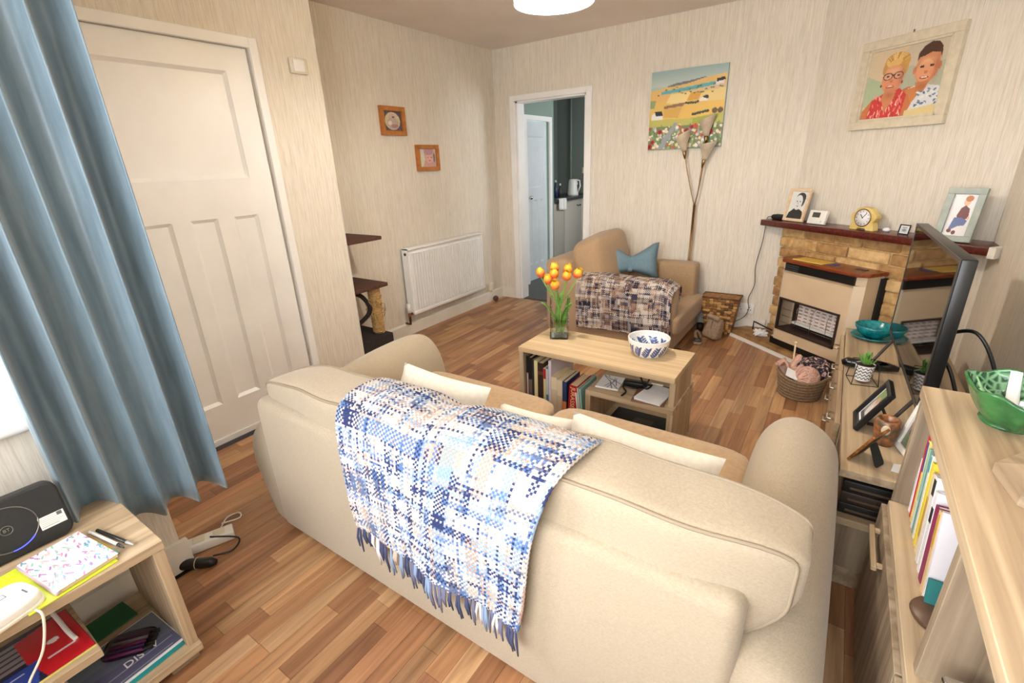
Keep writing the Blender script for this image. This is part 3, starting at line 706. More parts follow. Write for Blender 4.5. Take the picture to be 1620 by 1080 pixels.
for lab, t, d, h, c, sp, kw in (
        ('thin black magazine first in the coffee table shelf', .012, .24, .335, (20, 20, 22), (.2, .7, (200, 170, 170)), {}),
        ('black softcover second in the coffee table shelf', .022, .235, .33, (26, 24, 26), (.3, .6, (110, 100, 96)), {}),
        ('dark grey magazine beside the cream annual', .012, .22, .32, (44, 46, 46), None, {}),
        ('cream spined annual among dark books in the coffee table', .022, .22, .318, (224, 212, 158), None, {}),
        ('dark brown hardback between cream and red spines', .034, .225, .31, (58, 38, 32), (.78, .84, (110, 60, 50)), {}),
        ('cream slim book with a red spine top', .016, .2, .285, (214, 204, 152), (.78, .99, (184, 36, 44)), {}),
        ('slim book with a blue and white spine', .014, .2, .29, (70, 130, 180), (.45, .98, (196, 200, 196)), {}),
        ('tall white hardback with a pale cover', .016, .265, .335, (214, 206, 216), None, {}),
        ('thick cream paperback left of its twin', .034, .17, .245, (230, 216, 186), (.1, .7, (214, 200, 176)), {}),
        ('thick cream paperback beside the blue and orange one', .032, .16, .235, (226, 210, 180), (.15, .6, (206, 190, 166)), {}),
        ('paperback with a blue and orange spine', .024, .16, .232, (38, 62, 106), (.12, .5, (224, 136, 74)), {})):
    book(lab, (x+t/2, by, bz), t, d, h, c, sp, **kw); x += t+.0012
book('thick red paperback with gold spine lettering', (x+.028, by-.004, bz), .046, .17, .225, (178, 26, 34), ry=math.radians(3.5), title='JURASSEIORZ', ts=.034, tcol=(236, 214, 170)); x += .074
for lab, c, h, k in (('thin pale book leaning next to the red paperback', (236, 226, 222), .19, 0), ('thin sage book leaning in the coffee table', (196, 204, 190), .22, 1), ('thin teal book leaning against the inner panel', (150, 198, 192), .215, 2)):
    book(lab, (x+.003, by-.006, bz), .009, .2, h, c, ry=math.radians(-6)); x += .0125
# things on the coffee table's middle shelf
SZ = .2885
def flat(name, label, cat, w, d, t, mb_mat, loc, rz, r=.001): return tag(obj(name, MB().rbx(-w/2, w/2, -d/2, d/2, 0, t, r, 1), mb_mat, None, loc, (0, 0, rz)), label, cat)

# ---------------------------------------------------------------- flat prints drawn on a fine colour grid
class Canvas:
    def __init__(s, w, h, bg):
        s.w, s.h = w, h; s.a = np.zeros((h, w, 3)); s.a[:] = lin(bg)
        s.X, s.Y = np.meshgrid(np.linspace(0, 1, w), np.linspace(0, 1, h))
    def put(s, m, c, k=1): m = np.clip(m.astype(float)*k, 0, 1)[..., None]; s.a = s.a*(1-m)+np.array(lin(c))*m; return s
    def ell(s, cx, cy, rx, ry, c, rot=0, k=1):
        dx, dy = s.X-cx, s.Y-cy; ca, sa = math.cos(rot), math.sin(rot); return s.put(((dx*ca+dy*sa)/rx)**2+((-dx*sa+dy*ca)/ry)**2 < 1, c, k)
    def rect(s, x0, y0, x1, y1, c, k=1): return s.put((s.X >= x0) & (s.X <= x1) & (s.Y >= y0) & (s.Y <= y1), c, k)
    def poly(s, P, c, k=1):
        ins = np.zeros(s.X.shape, bool)
        for i in range(len(P)):
            (x0, y0), (x1, y1) = P[i], P[i-1]
            if y0 == y1: continue
            cond = ((y0 > s.Y) != (y1 > s.Y)) & (s.X < (x1-x0)*(s.Y-y0)/(y1-y0)+x0); ins ^= cond
        return s.put(ins, c, k)
    def line(s, P, w, c, k=1):
        for (x0, y0), (x1, y1) in zip(P[:-1], P[1:]):
            dx, dy = x1-x0, y1-y0; t = np.clip(((s.X-x0)*dx+(s.Y-y0)*dy)/max(1e-9, dx*dx+dy*dy), 0, 1)
            s.put((s.X-x0-t*dx)**2+(s.Y-y0-t*dy)**2 < w*w, c, k)
        return s
    def soft(s, cx, cy, rx, ry, c, k=.6): return s.put(np.exp(-(((s.X-cx)/rx)**2+((s.Y-cy)/ry)**2)*1.4), c, k)
    def noise(s, amt, seed=0):
        r = np.random.RandomState(seed); s.a *= 1+amt*(r.rand(s.h, s.w, 1)-.5); return s
    def mesh(s, W_, H_):
        xs = (np.linspace(0, 1, s.w)-.5)*W_; zs = (.5-np.linspace(0, 1, s.h))*H_
        V = [(x, 0, z) for z in zs for x in xs]; Fc = [(j*s.w+i, (j+1)*s.w+i, (j+1)*s.w+i+1, j*s.w+i+1) for j in range(s.h-1) for i in range(s.w-1)]
        me = bpy.data.meshes.new('print'); me.from_pydata(V, [], Fc)
        at = me.color_attributes.new('Col', 'FLOAT_COLOR', 'POINT')
        at.data.foreach_set('color', np.concatenate([s.a.reshape(-1, 3), np.ones((s.w*s.h, 1))], 1).astype(np.float32).ravel()); me.update(); return me
def framed(name, label, cat, loc, rz, w, h, bw, dp, fm, cv, lean=0, mount=0, easel=None, group=None, pm='print_gloss', zc=None, inner=None, backm=None):
    """picture in a frame; local front -y; origin at the bottom centre of the back"""
    o = thing(name, label, cat, loc, rz, group, rx=-lean)
    fr = MB(); x0, x1, z0, z1 = -w/2, w/2, 0, h
    for a, b, c, d in ((x0, x1, z0, z0+bw), (x0, x1, z1-bw, z1), (x0, x0+bw, z0+bw, z1-bw), (x1-bw, x1, z0+bw, z1-bw)): fr.bx(a, b, -dp, 0, c, d)
    f = obj('frame', fr, fm, o, bevel=.0015, seg=1)
    if inner:
        il = MB(); q = bw; e = .012
        for a, b, c, d in ((x0+q, x1-q, z0+q, z0+q+e), (x0+q, x1-q, z1-q-e, z1-q), (x0+q, x0+q+e, z0+q, z1-q), (x1-q-e, x1-q, z0+q, z1-q)): il.bx(a, b, -dp*.8, -.002, c, d)
        obj('inner_frame', il, inner, f)
    obj('backing', MB().bx(x0+bw*.5, x1-bw*.5, -dp*.35, -.001, z0+bw*.5, z1-bw*.5), backm or M['paper_w'], o)
    pw, ph = w-2*bw-2*mount, h-2*bw-2*mount
    obj('picture', cv.mesh(pw, ph), M[pm], o, (0, -dp*.35-.0012, h/2))
    if easel:
        obj('easel_leg', MB().prism([(-.03, .02), (.03, .02), (.045, h*.62), (-.045, h*.62)] if False else [(-w*.2, .004), (w*.2, .004), (w*.26, h*.1), (w*.2, h*.6), (-w*.2, h*.6), (-w*.26, h*.1)], 0, .004, 'y', M=Matrix.Translation((0, .002, h*.6)) @ rotm(2*lean, 0, 0) @ Matrix.Translation((0, 0, -h*.6))), M['matte_black'], o)
    return o

# landscape canvas on the back wall
cv = Canvas(120, 120, (164, 190, 190))
for i in range(8): cv.rect(0, i*.025, 1, (i+1)*.025, tuple(int(a+(b-a)*i/8) for a, b in zip((150, 176, 178), (190, 204, 196))))
cv.poly([(0, .235), (.25, .2), (.5, .17), (.75, .135), (1, .11), (1, .34), (0, .34)], (222, 186, 116)).poly([(.2, .2), (.35, .165), (.55, .15), (.72, .125), (.74, .135), (.5, .185), (.3, .205)], (110, 114, 120))
cv.poly([(.15, .255), (.45, .23), (.85, .195), (.9, .23), (.6, .265), (.15, .295)], (86, 168, 182)).poly([(.6, .27), (1, .22), (1, .3), (.6, .3)], (214, 190, 150))
cv.poly([(0, .30), (1, .29), (1, .62), (0, .64)], (226, 190, 104)).poly([(.05, .30), (.28, .30), (.22, .38), (.02, .39)], (228, 182, 112)).poly([(.28, .3), (.6, .29), (.52, .42), (.22, .41)], (236, 214, 148)).poly([(.55, .30), (.72, .30), (.66, .39), (.5, .4)], (216, 160, 66)).poly([(.7, .3), (1, .28), (1, .44), (.64, .42)], (230, 206, 138))
cv.poly([(.2, .44), (.5, .41), (.46, .455), (.2, .475)], (140, 106, 84)).poly([(0, .36), (.08, .36), (.06, .46), (0, .46)], (150, 160, 110)).poly([(.5, .44), (1, .42), (1, .6), (.42, .62)], (232, 192, 100)).poly([(.2, .48), (.45, .46), (.4, .6), (.2, .58)], (214, 170, 84))
cv.poly([(0, .6), (.5, .62), (1, .57), (1, .7), (0, .72)], (190, 186, 96)).poly([(.6, .62), (.95, .58), (.9, .68), (.6, .7)], (164, 174, 66))
cv.poly([(.07, .5), (.17, .5), (.19, .56), (.08, .57)], (24, 24, 28)).poly([(.03, .54), (.08, .51), (.19, .56), (.19, .61), (.03, .61)], (238, 234, 226)).poly([(.07, .5), (.17, .5), (.19, .555), (.09, .56)], (28, 28, 32))
cv.poly([(.66, .4), (.7, .37), (.78, .39), (.78, .42), (.66, .42)], (240, 236, 226)).poly([(.7, .355), (.78, .35), (.79, .39), (.73, .385)], (30, 30, 34)).poly([(.86, .2), (.96, .19), (.96, .23), (.86, .24)], (232, 220, 220)).poly([(.87, .165), (.97, .155), (.98, .19), (.87, .205)], (34, 30, 34))
rr = random.Random(3)
for i in range(6): cv.ell(.5+.03*i, .425+rr.uniform(-.01, .01), .018, .016, (52, 62, 36))
for i in range(7): cv.ell(.6+.032*i, .57-.005*i, .018, .018, (50, 58, 34))
for x in (.88, .95): cv.ell(x, .545, .035, .035, (96, 76, 42))
for i in range(26): cv.ell(rr.uniform(.1, .95), .255+rr.uniform(-.04, .06), .016, .008, (84, 110, 66))
cv.rect(0, .7, 1, 1, (112, 128, 92)).poly([(.36, .66), (.4, .66), (.26, 1), (.1, 1)], (150, 158, 160))
for i in range(330):
    x, y = rr.random(), rr.uniform(.71, 1); s_ = rr.uniform(.008, .026)
    if abs(x-(.38-(y-.66)*.62)) < .05: continue
    cv.ell(x, y, s_*.45, s_*1.7, rr.choice([(96, 130, 70), (120, 150, 86), (150, 166, 120)]), k=.9)
for i in range(190):
    x, y = rr.random(), rr.uniform(.70, .99); s_ = rr.uniform(.008, .024)
    if abs(x-(.38-(y-.66)*.62)) < .05: continue
    cv.ell(x, y, s_, s_, rr.choice([(240, 236, 226), (236, 214, 190), (222, 210, 200), (206, 66, 48), (236, 226, 170), (170, 170, 186)]))
for x, y, r in ((.02, .96, .04), (.06, .9, .03), (.53, .77, .035), (.6, .73, .03), (.84, .8, .045), (.16, .77, .035)): cv.ell(x, y, r, r*.9, (168, 26, 32)).ell(x, y, r*.3, r*.3, (60, 14, 20))
pc = thing('canvas_painting', 'square canvas painting of fields, cottages and wild flowers behind the lamp', 'painting', (-1.15, YB, 1.735))
obj('stretcher', MB().bx(-.285, .285, -.028, -.002, -.285, .285), cmat((150, 176, 172), .8), pc); obj('picture', cv.mesh(.57, .57), M['paint'], pc, (0, -.0295, 0))

# double portrait over the fireplace
cv = Canvas(150, 136, (214, 196, 166))
cv.poly([(0, .35), (.3, .5), (.3, .75), (0, .8)], (176, 192, 160)).ell(.55, .55, .18, .25, (156, 176, 160), k=.7).ell(.93, .5, .12, .2, (160, 178, 158), k=.7).ell(.75, .15, .3, .2, (190, 184, 170), k=.6)
cv.ell(.62, .8, .2, .22, (190, 118, 70)).poly([(.56, .62), (.7, .56), (.95, .62), (1, .8), (.98, .86), (.6, .98)], (222, 224, 226)).poly([(.55, .62), (.72, .58), (.78, .6), (.64, .84)], (206, 134, 84))
for i in range(34): cv.ell(rr.uniform(.7, .98), rr.uniform(.64, .86), .022, .012, rr.choice([(120, 144, 170), (90, 116, 150), (236, 236, 232)]), rot=rr.uniform(-1, 1))
cv.ell(.76, .36, .135, .21, (206, 138, 100)).ell(.765, .2, .132, .13, (206, 138, 100)).poly([(.625, .28), (.63, .16), (.68, .08), (.76, .04), (.84, .06), (.89, .13), (.9, .27), (.875, .2), (.78, .175), (.7, .21), (.65, .22)], (78, 50, 40)).ell(.74, .4, .1, .14, (222, 160, 122)).ell(.62, .38, .02, .05, (200, 126, 90)).ell(.9, .36, .02, .05, (196, 122, 88))
for x in (.70, .81): cv.ell(x, .345, .024, .018, (60, 40, 36))
cv.ell(.755, .42, .022, .02, (196, 122, 90)).ell(.75, .49, .055, .016, (150, 64, 56)).ell(.75, .485, .04, .007, (238, 222, 212)).poly([(.66, .54), (.82, .54), (.78, .66), (.68, .66)], (198, 128, 84))
cv.poly([(.02, 1), (.02, .86), (.14, .7), (.3, .62), (.46, .6), (.6, .68), (.66, .82), (.6, 1)], (200, 122, 78)).poly([(.1, 1), (.14, .72), (.3, .62), (.48, .58), (.58, .68), (.55, 1)], (206, 64, 62))
for i in range(60): x = rr.uniform(.12, .54); y = rr.uniform(.66, 1); cv.ell(x, y, .006, .035, rr.choice([(240, 200, 190), (232, 150, 142), (180, 40, 44)]), rot=rr.uniform(-.4, .4))
cv.poly([(.26, .66), (.44, .62), (.42, .74), (.33, .9)], (208, 140, 98)).ell(.36, .44, .135, .2, (216, 152, 116)).poly([(.28, .56), (.44, .56), (.42, .7), (.3, .7)], (208, 142, 104))
cv.ell(.38, .22, .16, .13, (206, 158, 84)).ell(.34, .2, .1, .09, (226, 188, 118)).ell(.5, .3, .035, .1, (204, 160, 90)).ell(.235, .3, .025, .07, (198, 148, 78)).ell(.36, .34, .11, .08, (220, 158, 122))
for x in (.295, .43): cv.ell(x, .40, .062, .05, (58, 40, 40)).ell(x, .402, .05, .038, (218, 166, 138)).ell(x, .40, .018, .014, (70, 60, 60))
cv.soft(.47, .42, .04, .16, (168, 96, 70)).soft(.3, .5, .05, .05, (226, 140, 116)).soft(.42, .5, .05, .05, (222, 134, 110)).soft(.36, .66, .08, .06, (164, 92, 62)).soft(.36, .33, .08, .04, (238, 190, 156))
cv.soft(.87, .38, .04, .18, (160, 92, 64)).soft(.66, .43, .05, .05, (230, 150, 122)).soft(.83, .43, .04, .05, (220, 136, 108)).soft(.75, .6, .07, .05, (156, 92, 60)).soft(.74, .27, .08, .04, (236, 184, 148))
for i in range(40): a = rr.uniform(-2.6, -.4); cv.line([(.38+.1*math.cos(a), .24+.07*math.sin(a)), (.38+.165*math.cos(a+.1), .23+.135*math.sin(a+.1))], .005, rr.choice([(236, 204, 140), (184, 130, 62), (214, 170, 96)]))
cv.line([(.35, .39), (.38, .39)], .008, (58, 40, 40)).ell(.35, .47, .024, .022, (200, 126, 96)).ell(.345, .545, .055, .018, (172, 70, 66)).ell(.345, .54, .04, .008, (240, 224, 214)).ell(.225, .52, .012, .018, (130, 60, 40)).ell(.49, .5, .012, .02, (130, 60, 40))
cv.poly([(.6, .9), (.98, .84), (.96, .99), (.6, .99)], (222, 204, 150)).noise(.12, 2)
p = FP(.605, .001, 1.503)
pf = framed('framed_portrait', 'cream framed portrait painting of two smiling people above the fireplace', 'painting', p, TH, .545, .482, .047, .03, M['cream_paint'], cv, pm='paint', inner=M['cream_paint'])
obj('hanging_hook', MB().cyl((-.005, -.004, .482), (-.005, -.004, .50), .004), M['brass'], pf)

# baby photographs on the left wall
cv = Canvas(50, 60, (92, 74, 84)); cv.ell(.5, .5, .42, .45, (206, 196, 160)).ell(.5, .3, .2, .2, (206, 178, 170)).ell(.5, .62, .33, .3, (188, 168, 160)).ell(.35, .6, .12, .1, (226, 212, 206)).ell(.6, .75, .2, .1, (172, 130, 122)).ell(.55, .3, .08, .05, (120, 84, 84)).noise(.5, 4)
framed('photo_frame', 'higher orange wood frame, photo of a wrapped baby', 'photo frame', (XL, 2.825, 1.628), PI/2, .25, .205, .033, .03, M['orange_wood'], cv, backm=M['pale_wood'])
cv = Canvas(50, 60, (214, 214, 194)); cv.poly([(.28, 0), (.9, 0), (1, .4), (1, 1), (.2, 1), (.35, .6)], (206, 160, 158)).ell(.62, .5, .24, .3, (226, 176, 162)).ell(.6, .15, .25, .2, (190, 146, 152)).ell(.52, .47, .03, .03, (80, 50, 56)).ell(.74, .47, .03, .03, (80, 50, 56)).ell(.62, .66, .06, .03, (190, 84, 84)).ell(.9, .5, .06, .25, (110, 110, 110)).noise(.25, 5)
framed('photo_frame', 'lower orange wood frame, photo of a baby in a pink hood', 'photo frame', (XL, 3.175, 1.358), PI/2, .265, .205, .032, .03, M['orange_wood'], cv, backm=M['pale_wood'])

# ---------------------------------------------------------------- fireplace
WF = bpy.data.objects['wall_fireplace']
fpl = thing('brick_fireplace', 'buff stone brick chimney front across the corner with a mahogany shelf above', 'fireplace', FO, TH)
# local: x along wall, -y out of the wall
obj('mortar_bed', MB().bx(.035, 1.13, -.088, -.001, .045, .872), M['mortar'], fpl)
BR = [nmat('stone_brick_%d' % i, a, b, (26, 26, 26), 5, .9, .5, .004, .3, .7) for i, (a, b) in enumerate((((176, 136, 84), (216, 182, 128)), ((160, 122, 74), (202, 164, 110)), ((190, 152, 100), (226, 194, 142)), ((150, 112, 70), (192, 152, 102))))]
bm_cache = {}
zr = .047; rw = 0
while zr < .87:
    hh = min(.067, .871-zr); xx = .02+rr.uniform(-.012, .012); first = True
    while xx < 1.13:
        w_ = rr.choice((.225, .262, .19, .28)) if not (first and rw % 2) else .11
        x1 = min(xx+w_, 1.13+rr.uniform(-.006, .006)); first = False
        if x1-xx > .03:
            dpt = -.1+rr.uniform(-.006, .004)
            obj('brick', MB().rbx(xx, x1, dpt, -.03, zr, zr+hh, .006, 2), BR[rr.randrange(4)], fpl)
        xx = x1+.009
    zr += hh+.009; rw += 1
mant = thing('mantel_shelf', 'dark mahogany mantel shelf on top of the stone bricks', 'shelf', FO, TH)
obj('board', MB().rbx(-.10, 1.345, -.20, -.001, .878, .92, .004, 2), M['mahog'], mant)
obj('end_cap', MB().bx(1.346, 1.375, -.20, -.06, .868, .922), M['skirt'], mant)
# hearth: trapezoid up to the back wall
h0 = FP(-.16, .315, 0); h1 = FP(.62, .315, 0)
hp = [(h0.x, h0.y), (FP(1.22, .315, 0).x, FP(1.22, .315, 0).y), (FP(1.22, .11, 0).x, FP(1.22, .11, 0).y), (FP(0.0, .0, 0).x, YB-.02), (-.505, YB-.02)]
he = thing('hearth', 'low brown stone hearth slab in the corner under the gas fire', 'hearth', (0, 0, 0))
obj('slab', MB().prism(hp, .0005, .046), M['hearth'], he, bevel=.004)
for i in range(4):
    a, b = FP(-.1+i*.33, .305, 0), FP(-.1+i*.33+.322, .305, 0); c, d = FP(-.1+i*.33+.322, .2, 0), FP(-.1+i*.33, .2, 0)
    obj('hearth_tile', MB().prism([(q.x, q.y) for q in (a, b, c, d)], .0465, .051), M['hearth'], he)
tag(obj('floor_strip', MB().prism([(q.x, q.y) for q in (FP(-.12, .345, 0), FP(.72, .345, 0), FP(.72, .318, 0), FP(-.12, .318, 0))], .0005, .018), M['white']), 'white wooden edging strip along the hearth front', 'trim strip')
# gas fire
gf = thing('gas_fire', 'beige gas fire with white radiants and a brown wood top', 'heater', FP(.53, 0, .052), TH)
gw = .305
body = [(-gw, -.11), (-gw, -.245), (-gw+.045, -.285), (gw-.045, -.285), (gw, -.245), (gw, -.11)]
# front face with a window opening
fx0, fx1, fz0, fz1 = -.255, .215, .13, .365
bd = MB()
bd.prism(body, .545, .56); 
bd.bx(-gw, -gw+.012, -.245, -.11, .05, .545); bd.bx(gw-.012, gw, -.245, -.11, .05, .545); bd.bx(-gw, gw, -.12, -.11, .05, .545)
for x0, x1, z0, z1 in ((-gw+.045, fx0, .05, .56), (fx1, gw-.045, .05, .56), (fx0, fx1, .05, fz0), (fx0, fx1, fz1, .56)): bd.bx(x0, x1, -.285, -.27, z0, z1)
bd.bx(-gw+.01, gw-.01, -.27, -.12, .05, .06)
obj('casing', bd, M['heater'], gf)
for s in (-1, 1):
    obj('corner_panel', MB().prism([(s*(gw-.046), -.286), (s*(gw+.0005), -.2455), (s*(gw-.012), -.2455), (s*(gw-.05), -.275)], .05, .56), M['heater_l'], gf)
obj('vent', MB().bx(-gw+.05, gw-.05, -.288, -.27, .562, .612), M['black'], gf)
for i in range(3): obj('vent_slat', MB().bx(-gw+.055, -gw+.16, -.291, -.287, .567+i*.015, .574+i*.015), M['dark_grey'], gf)
obj('top_casing', MB().prism([(-gw, -.11), (-gw, -.245), (-gw+.045, -.27), (gw-.045, -.27), (gw, -.245), (gw, -.11)], .56, .618), M['heater'], gf)
tp = obj('top', MB().prism([(-gw-.018, -.105), (-gw-.018, -.255), (-gw+.035, -.305), (gw-.035, -.305), (gw+.018, -.255), (gw+.018, -.105)], .618, .64), M['redwood'], gf, bevel=.004)
obj('control_flap', MB().bx(.18, .24, -.2, -.16, .64, .643), M['dark_grey'], tp)
obj('side_plate', MB().bx(gw+.001, gw+.016, -.14, -.095, .0, .60), M['matte_black'], gf)
obj('kick_panel', MB().bx(-gw+.005, gw-.005, -.275, -.11, 0, .05), M['black'], gf)
wn = obj('window_surround', MB().bx(fx0, fx1, -.295, -.275, fz1-.012, fz1).bx(fx0, fx1, -.295, -.275, fz0, fz0+.014).bx(fx0, fx0+.012, -.295, -.275, fz0, fz1).bx(fx1-.012, fx1, -.295, -.275, fz0, fz1), M['dark_brown'], gf)
obj('fire_box', MB().bx(fx0, fx1, -.145, -.13, fz0, fz1).bx(fx0, fx1, -.27, -.13, fz0-.004, fz0+.01), M['dark_brown'], gf)
for i in range(7):
    for j in range(1):
        x0 = -.165+i*.046
        rd = obj('radiant', MB().rbx(x0, x0+.043, -.20, -.165, fz0+.062, fz1-.022, .003, 1), M['radiant'], gf)
        sl = MB()
        for q in range(6): sl.bx(x0+.009, x0+.034, -.203, -.199, fz0+.075+q*.024, fz0+.083+q*.024)
        obj('slot', sl, cmat((176, 140, 118), .8), rd)
obj('burner_bar', MB().bx(-.19, .18, -.215, -.16, fz0+.045, fz0+.06), cmat((230, 226, 220), .6), gf)
gd = MB()
for x in (-.12, .0, .12): gd.tube([(x, -.205, fz1-.015), (x, -.262, fz1-.06), (x, -.262, fz0+.02)], .0018, 5)
for z in (fz0+.05, fz0+.10, fz0+.15): gd.tube([(-.24, -.262, z), (.2, -.262, z)], .0014, 5)
obj('wire_guard', gd, M['steel'], gf)
tag(obj('envelope', MB().prism([(-.11, -.06), (.11, -.07), (.115, .05), (-.1, .055)], 0, .006), cmat((226, 190, 92), .7), None, FP(.42, .21, .694), (0, 0, TH+.1)), 'yellow envelope lying on the gas fire top', 'envelope')
tag(obj('leaflet', MB().prism([(-.09, -.03), (.1, -.03), (.1, .035), (-.09, .035)], 0, .002), cmat((78, 84, 150), .6), None, FP(.475, .185, .692), (0, 0, TH-.05)), 'blue leaflet under the yellow envelope', 'leaflet')
lh = thing('log_holder', 'black iron bracket standing on the hearth beside the gas fire', 'bracket', FP(.03, .17, .051), TH)
obj('rod', MB().tube([(-.08, 0, 0), (-.08, 0, .065), (.1, .01, .045)], .005), M['matte_black'], lh)
tag(obj('crumpled_tissue', MB().rcube(.09, .06, .045, 3, 9, None, lambda a, b, c, p: [v*(1+.35*math.sin(9*a+5*b*c)*math.cos(7*b+3*c)) for v in p]), M['paper_w'], None, FP(.10, .235, .076), (.2, .1, .4)), 'crumpled white tissue on the hearth', 'tissue')

# things on the mantel (local helper: u along, out, on z .921)
MZ = .9205
sp_ = thing('smart_speaker', 'small black speaker at the left end of the mantel', 'speaker', FP(-.03, .09, MZ), TH)
obj('body', MB().rbx(-.058, .058, -.035, .035, 0, .034, .014, 4), M['matte_black'], sp_)
cv = Canvas(46, 60, (226, 228, 228)); cv.poly([(.0, 1), (.08, .78), (.35, .62), (.62, .62), (.9, .72), (1, 1)], (46, 42, 44)).ell(.6, .24, .29, .2, (62, 58, 58)).ell(.76, .36, .11, .17, (70, 66, 66)).ell(.5, .4, .25, .27, (222, 226, 228)).ell(.42, .36, .035, .022, (60, 58, 60)).ell(.6, .36, .035, .022, (60, 58, 60)).ell(.5, .53, .06, .02, (120, 110, 112)).ell(.5, .44, .03, .03, (170, 170, 174)).noise(.1, 6)
framed('photo_frame', 'pale wood frame with a black and white photo of a child on the mantel', 'photo frame', FP(.115, .115, MZ), TH+.03, .168, .225, .018, .018, M['pale_wood'], cv, lean=.2, mount=.0, easel=.32, backm=M['paper_w'])
ts = thing('thermostat', 'white room thermostat with a small grey screen on the mantel', 'thermostat', FP(.315, .13, MZ), TH+.05, rx=-.22)
obj('body', MB().rbx(-.064, .064, -.012, .012, 0.002, .092, .004), M['plastic_w'], ts); obj('screen', MB().bx(-.035, .02, -.0135, -.011, .045, .078), cmat((84, 82, 70), .3), ts); obj('button', MB().cyl((.04, -.011, .02), (.04, -.015, .02), .006), M['plastic_c'], ts); obj('stand', MB().bx(-.03, .03, .01, .05, .0, .006), M['plastic_w'], ts)
ck = thing('mantel_clock', 'small yellow mantel clock with a round white dial', 'clock', FP(.645, .12, MZ), TH-.02)
pr = [(-.078, 0), (-.03, 0), (-.024, .012), (.024, .012), (.03, 0), (.078, 0), (.074, .03), (.066, .05), (.084, .075), (.078, .095), (.058, .105), (.045, .128), (.02, .136), (-.02, .136), (-.045, .128), (-.058, .105), (-.078, .095), (-.084, .075), (-.066, .05), (-.074, .03)]
obj('case', MB().prism(pr, -.022, .022, 'y'), nmat('yellow_clock_paint', (214, 188, 110), (228, 206, 134), (20, 20, 20), 3, .5), ck, bevel=.003)
dl = obj('dial', MB().cyl((0, -.0225, .074), (0, -.0255, .074), .05, n=28), M['paper_w'], ck); obj('bezel', MB().tube([(.051*math.cos(k*PI/16), -.0245, .074+.051*math.sin(k*PI/16)) for k in range(32)], .0035, 6, True), M['brass'], ck)
for k in range(12): a = k*PI/6; obj('hour_mark', MB().bx(-.0015, .0015, -.0262, -.0256, .036, .043, M=Matrix.Translation((0, 0, .074)) @ rotm(0, a, 0)), M['matte_black'], dl)
obj('hour_hand', MB().bx(-.002, .002, -.027, -.0258, -.004, .026, M=Matrix.Translation((0, 0, .074)) @ rotm(0, math.radians(-38), 0)), M['matte_black'], dl); obj('minute_hand', MB().bx(-.0015, .0015, -.0275, -.0258, -.004, .038, M=Matrix.Translation((0, 0, .074)) @ rotm(0, math.radians(38), 0)), M['matte_black'], dl)
tag(obj('pebble', MB().sph((0, 0, .012), .02, .015, .012), M['paper_w'], None, FP(.765, .09, MZ)), 'little white pebble behind the yellow clock', 'ornament')
cv = Canvas(24, 28, (206, 216, 220)); cv.ell(.5, .6, .3, .25, (150, 150, 146)).rect(.2, .1, .8, .2, (120, 130, 140))
framed('photo_frame', 'tiny black frame standing near the middle of the mantel', 'photo frame', FP(.885, .12, MZ), TH-.1, .064, .056, .006, .006, M['matte_black'], cv, lean=.15, mount=.006, easel=.3)
cv = Canvas(56, 90, (232, 230, 232)); cv.ell(.62, .18, .14, .1, (226, 178, 150)).ell(.66, .1, .16, .075, (176, 104, 54)).poly([(.35, .5), (.45, .32), (.6, .26), (.8, .34), (.86, .55), (.7, .62), (.4, .62)], (104, 42, 52)).poly([(.28, .56), (.6, .56), (.86, .62), (.8, .74), (.55, .76), (.28, .86), (.18, .84)], (92, 108, 160)).ell(.24, .88, .1, .05, (110, 60, 60)).ell(.45, .92, .09, .05, (110, 60, 60)).ell(.85, .56, .05, .04, (226, 178, 150)).noise(.08, 8)
framed('photo_frame', 'sage grey frame with a photo of a seated boy on the mantel', 'photo frame', FP(1.16, .165, MZ), TH+.25, .155, .268, .03, .025, M['grey_frame'], cv, lean=.22, easel=.36, backm=M['paper_w'])

# sockets and cable on the back wall
ws = thing('wall_socket', 'white double socket on the back wall beside the hearth', 'socket', (-.54, YB, .19))
obj('plate', MB().rbx(-.073, .073, -.012, 0, -.043, .043, .003), M['plastic_w'], ws)
for x in (-.036, .036):
    for dx, dz in ((0, .012), (-.011, -.01), (.011, -.01)): obj('socket_hole', MB().bx(x+dx-.003, x+dx+.003, -.0125, -.011, dz-.004, dz+.004), M['dark_grey'], ws)
    obj('switch', MB().bx(x-.006, x+.006, -.0155, -.011, .024, .036), M['plastic_c'], ws)
pts = [FP(-.075, .1, .93), FP(-.108, .12, .935), FP(-.115, .13, .9), Vector((-.475, 4.15, .75)), Vector((-.50, 4.16, .55)), Vector((-.49, 4.17, .40)), Vector((-.52, 4.165, .28)), Vector((-.505, 4.15, .2)), Vector((-.53, 4.14, .13)), Vector((-.62, 4.13, .06)), Vector((-.66, 4.10, .02)), Vector((-.62, 4.08, .006)), Vector((-.55, 4.06, .006))]
def spline(pts, n=8):
    out = []; P = [Vector(p) for p in pts]
    for i in range(len(P)-1):
        p0, p1, p2, p3 = P[max(0, i-1)], P[i], P[i+1], P[min(len(P)-1, i+2)]
        for k in range(n): t = k/n; out.append(.5*((2*p1)+(p2-p0)*t+(2*p0-5*p1+4*p2-p3)*t*t+(3*p1-p0-3*p2+p3)*t**3))
    out.append(P[-1]); return out
tag(obj('power_cable', MB().tube(spline(pts), .0028, 6), M['dark_grey']), 'thin dark cable hanging from the mantel to the double socket', 'cable')

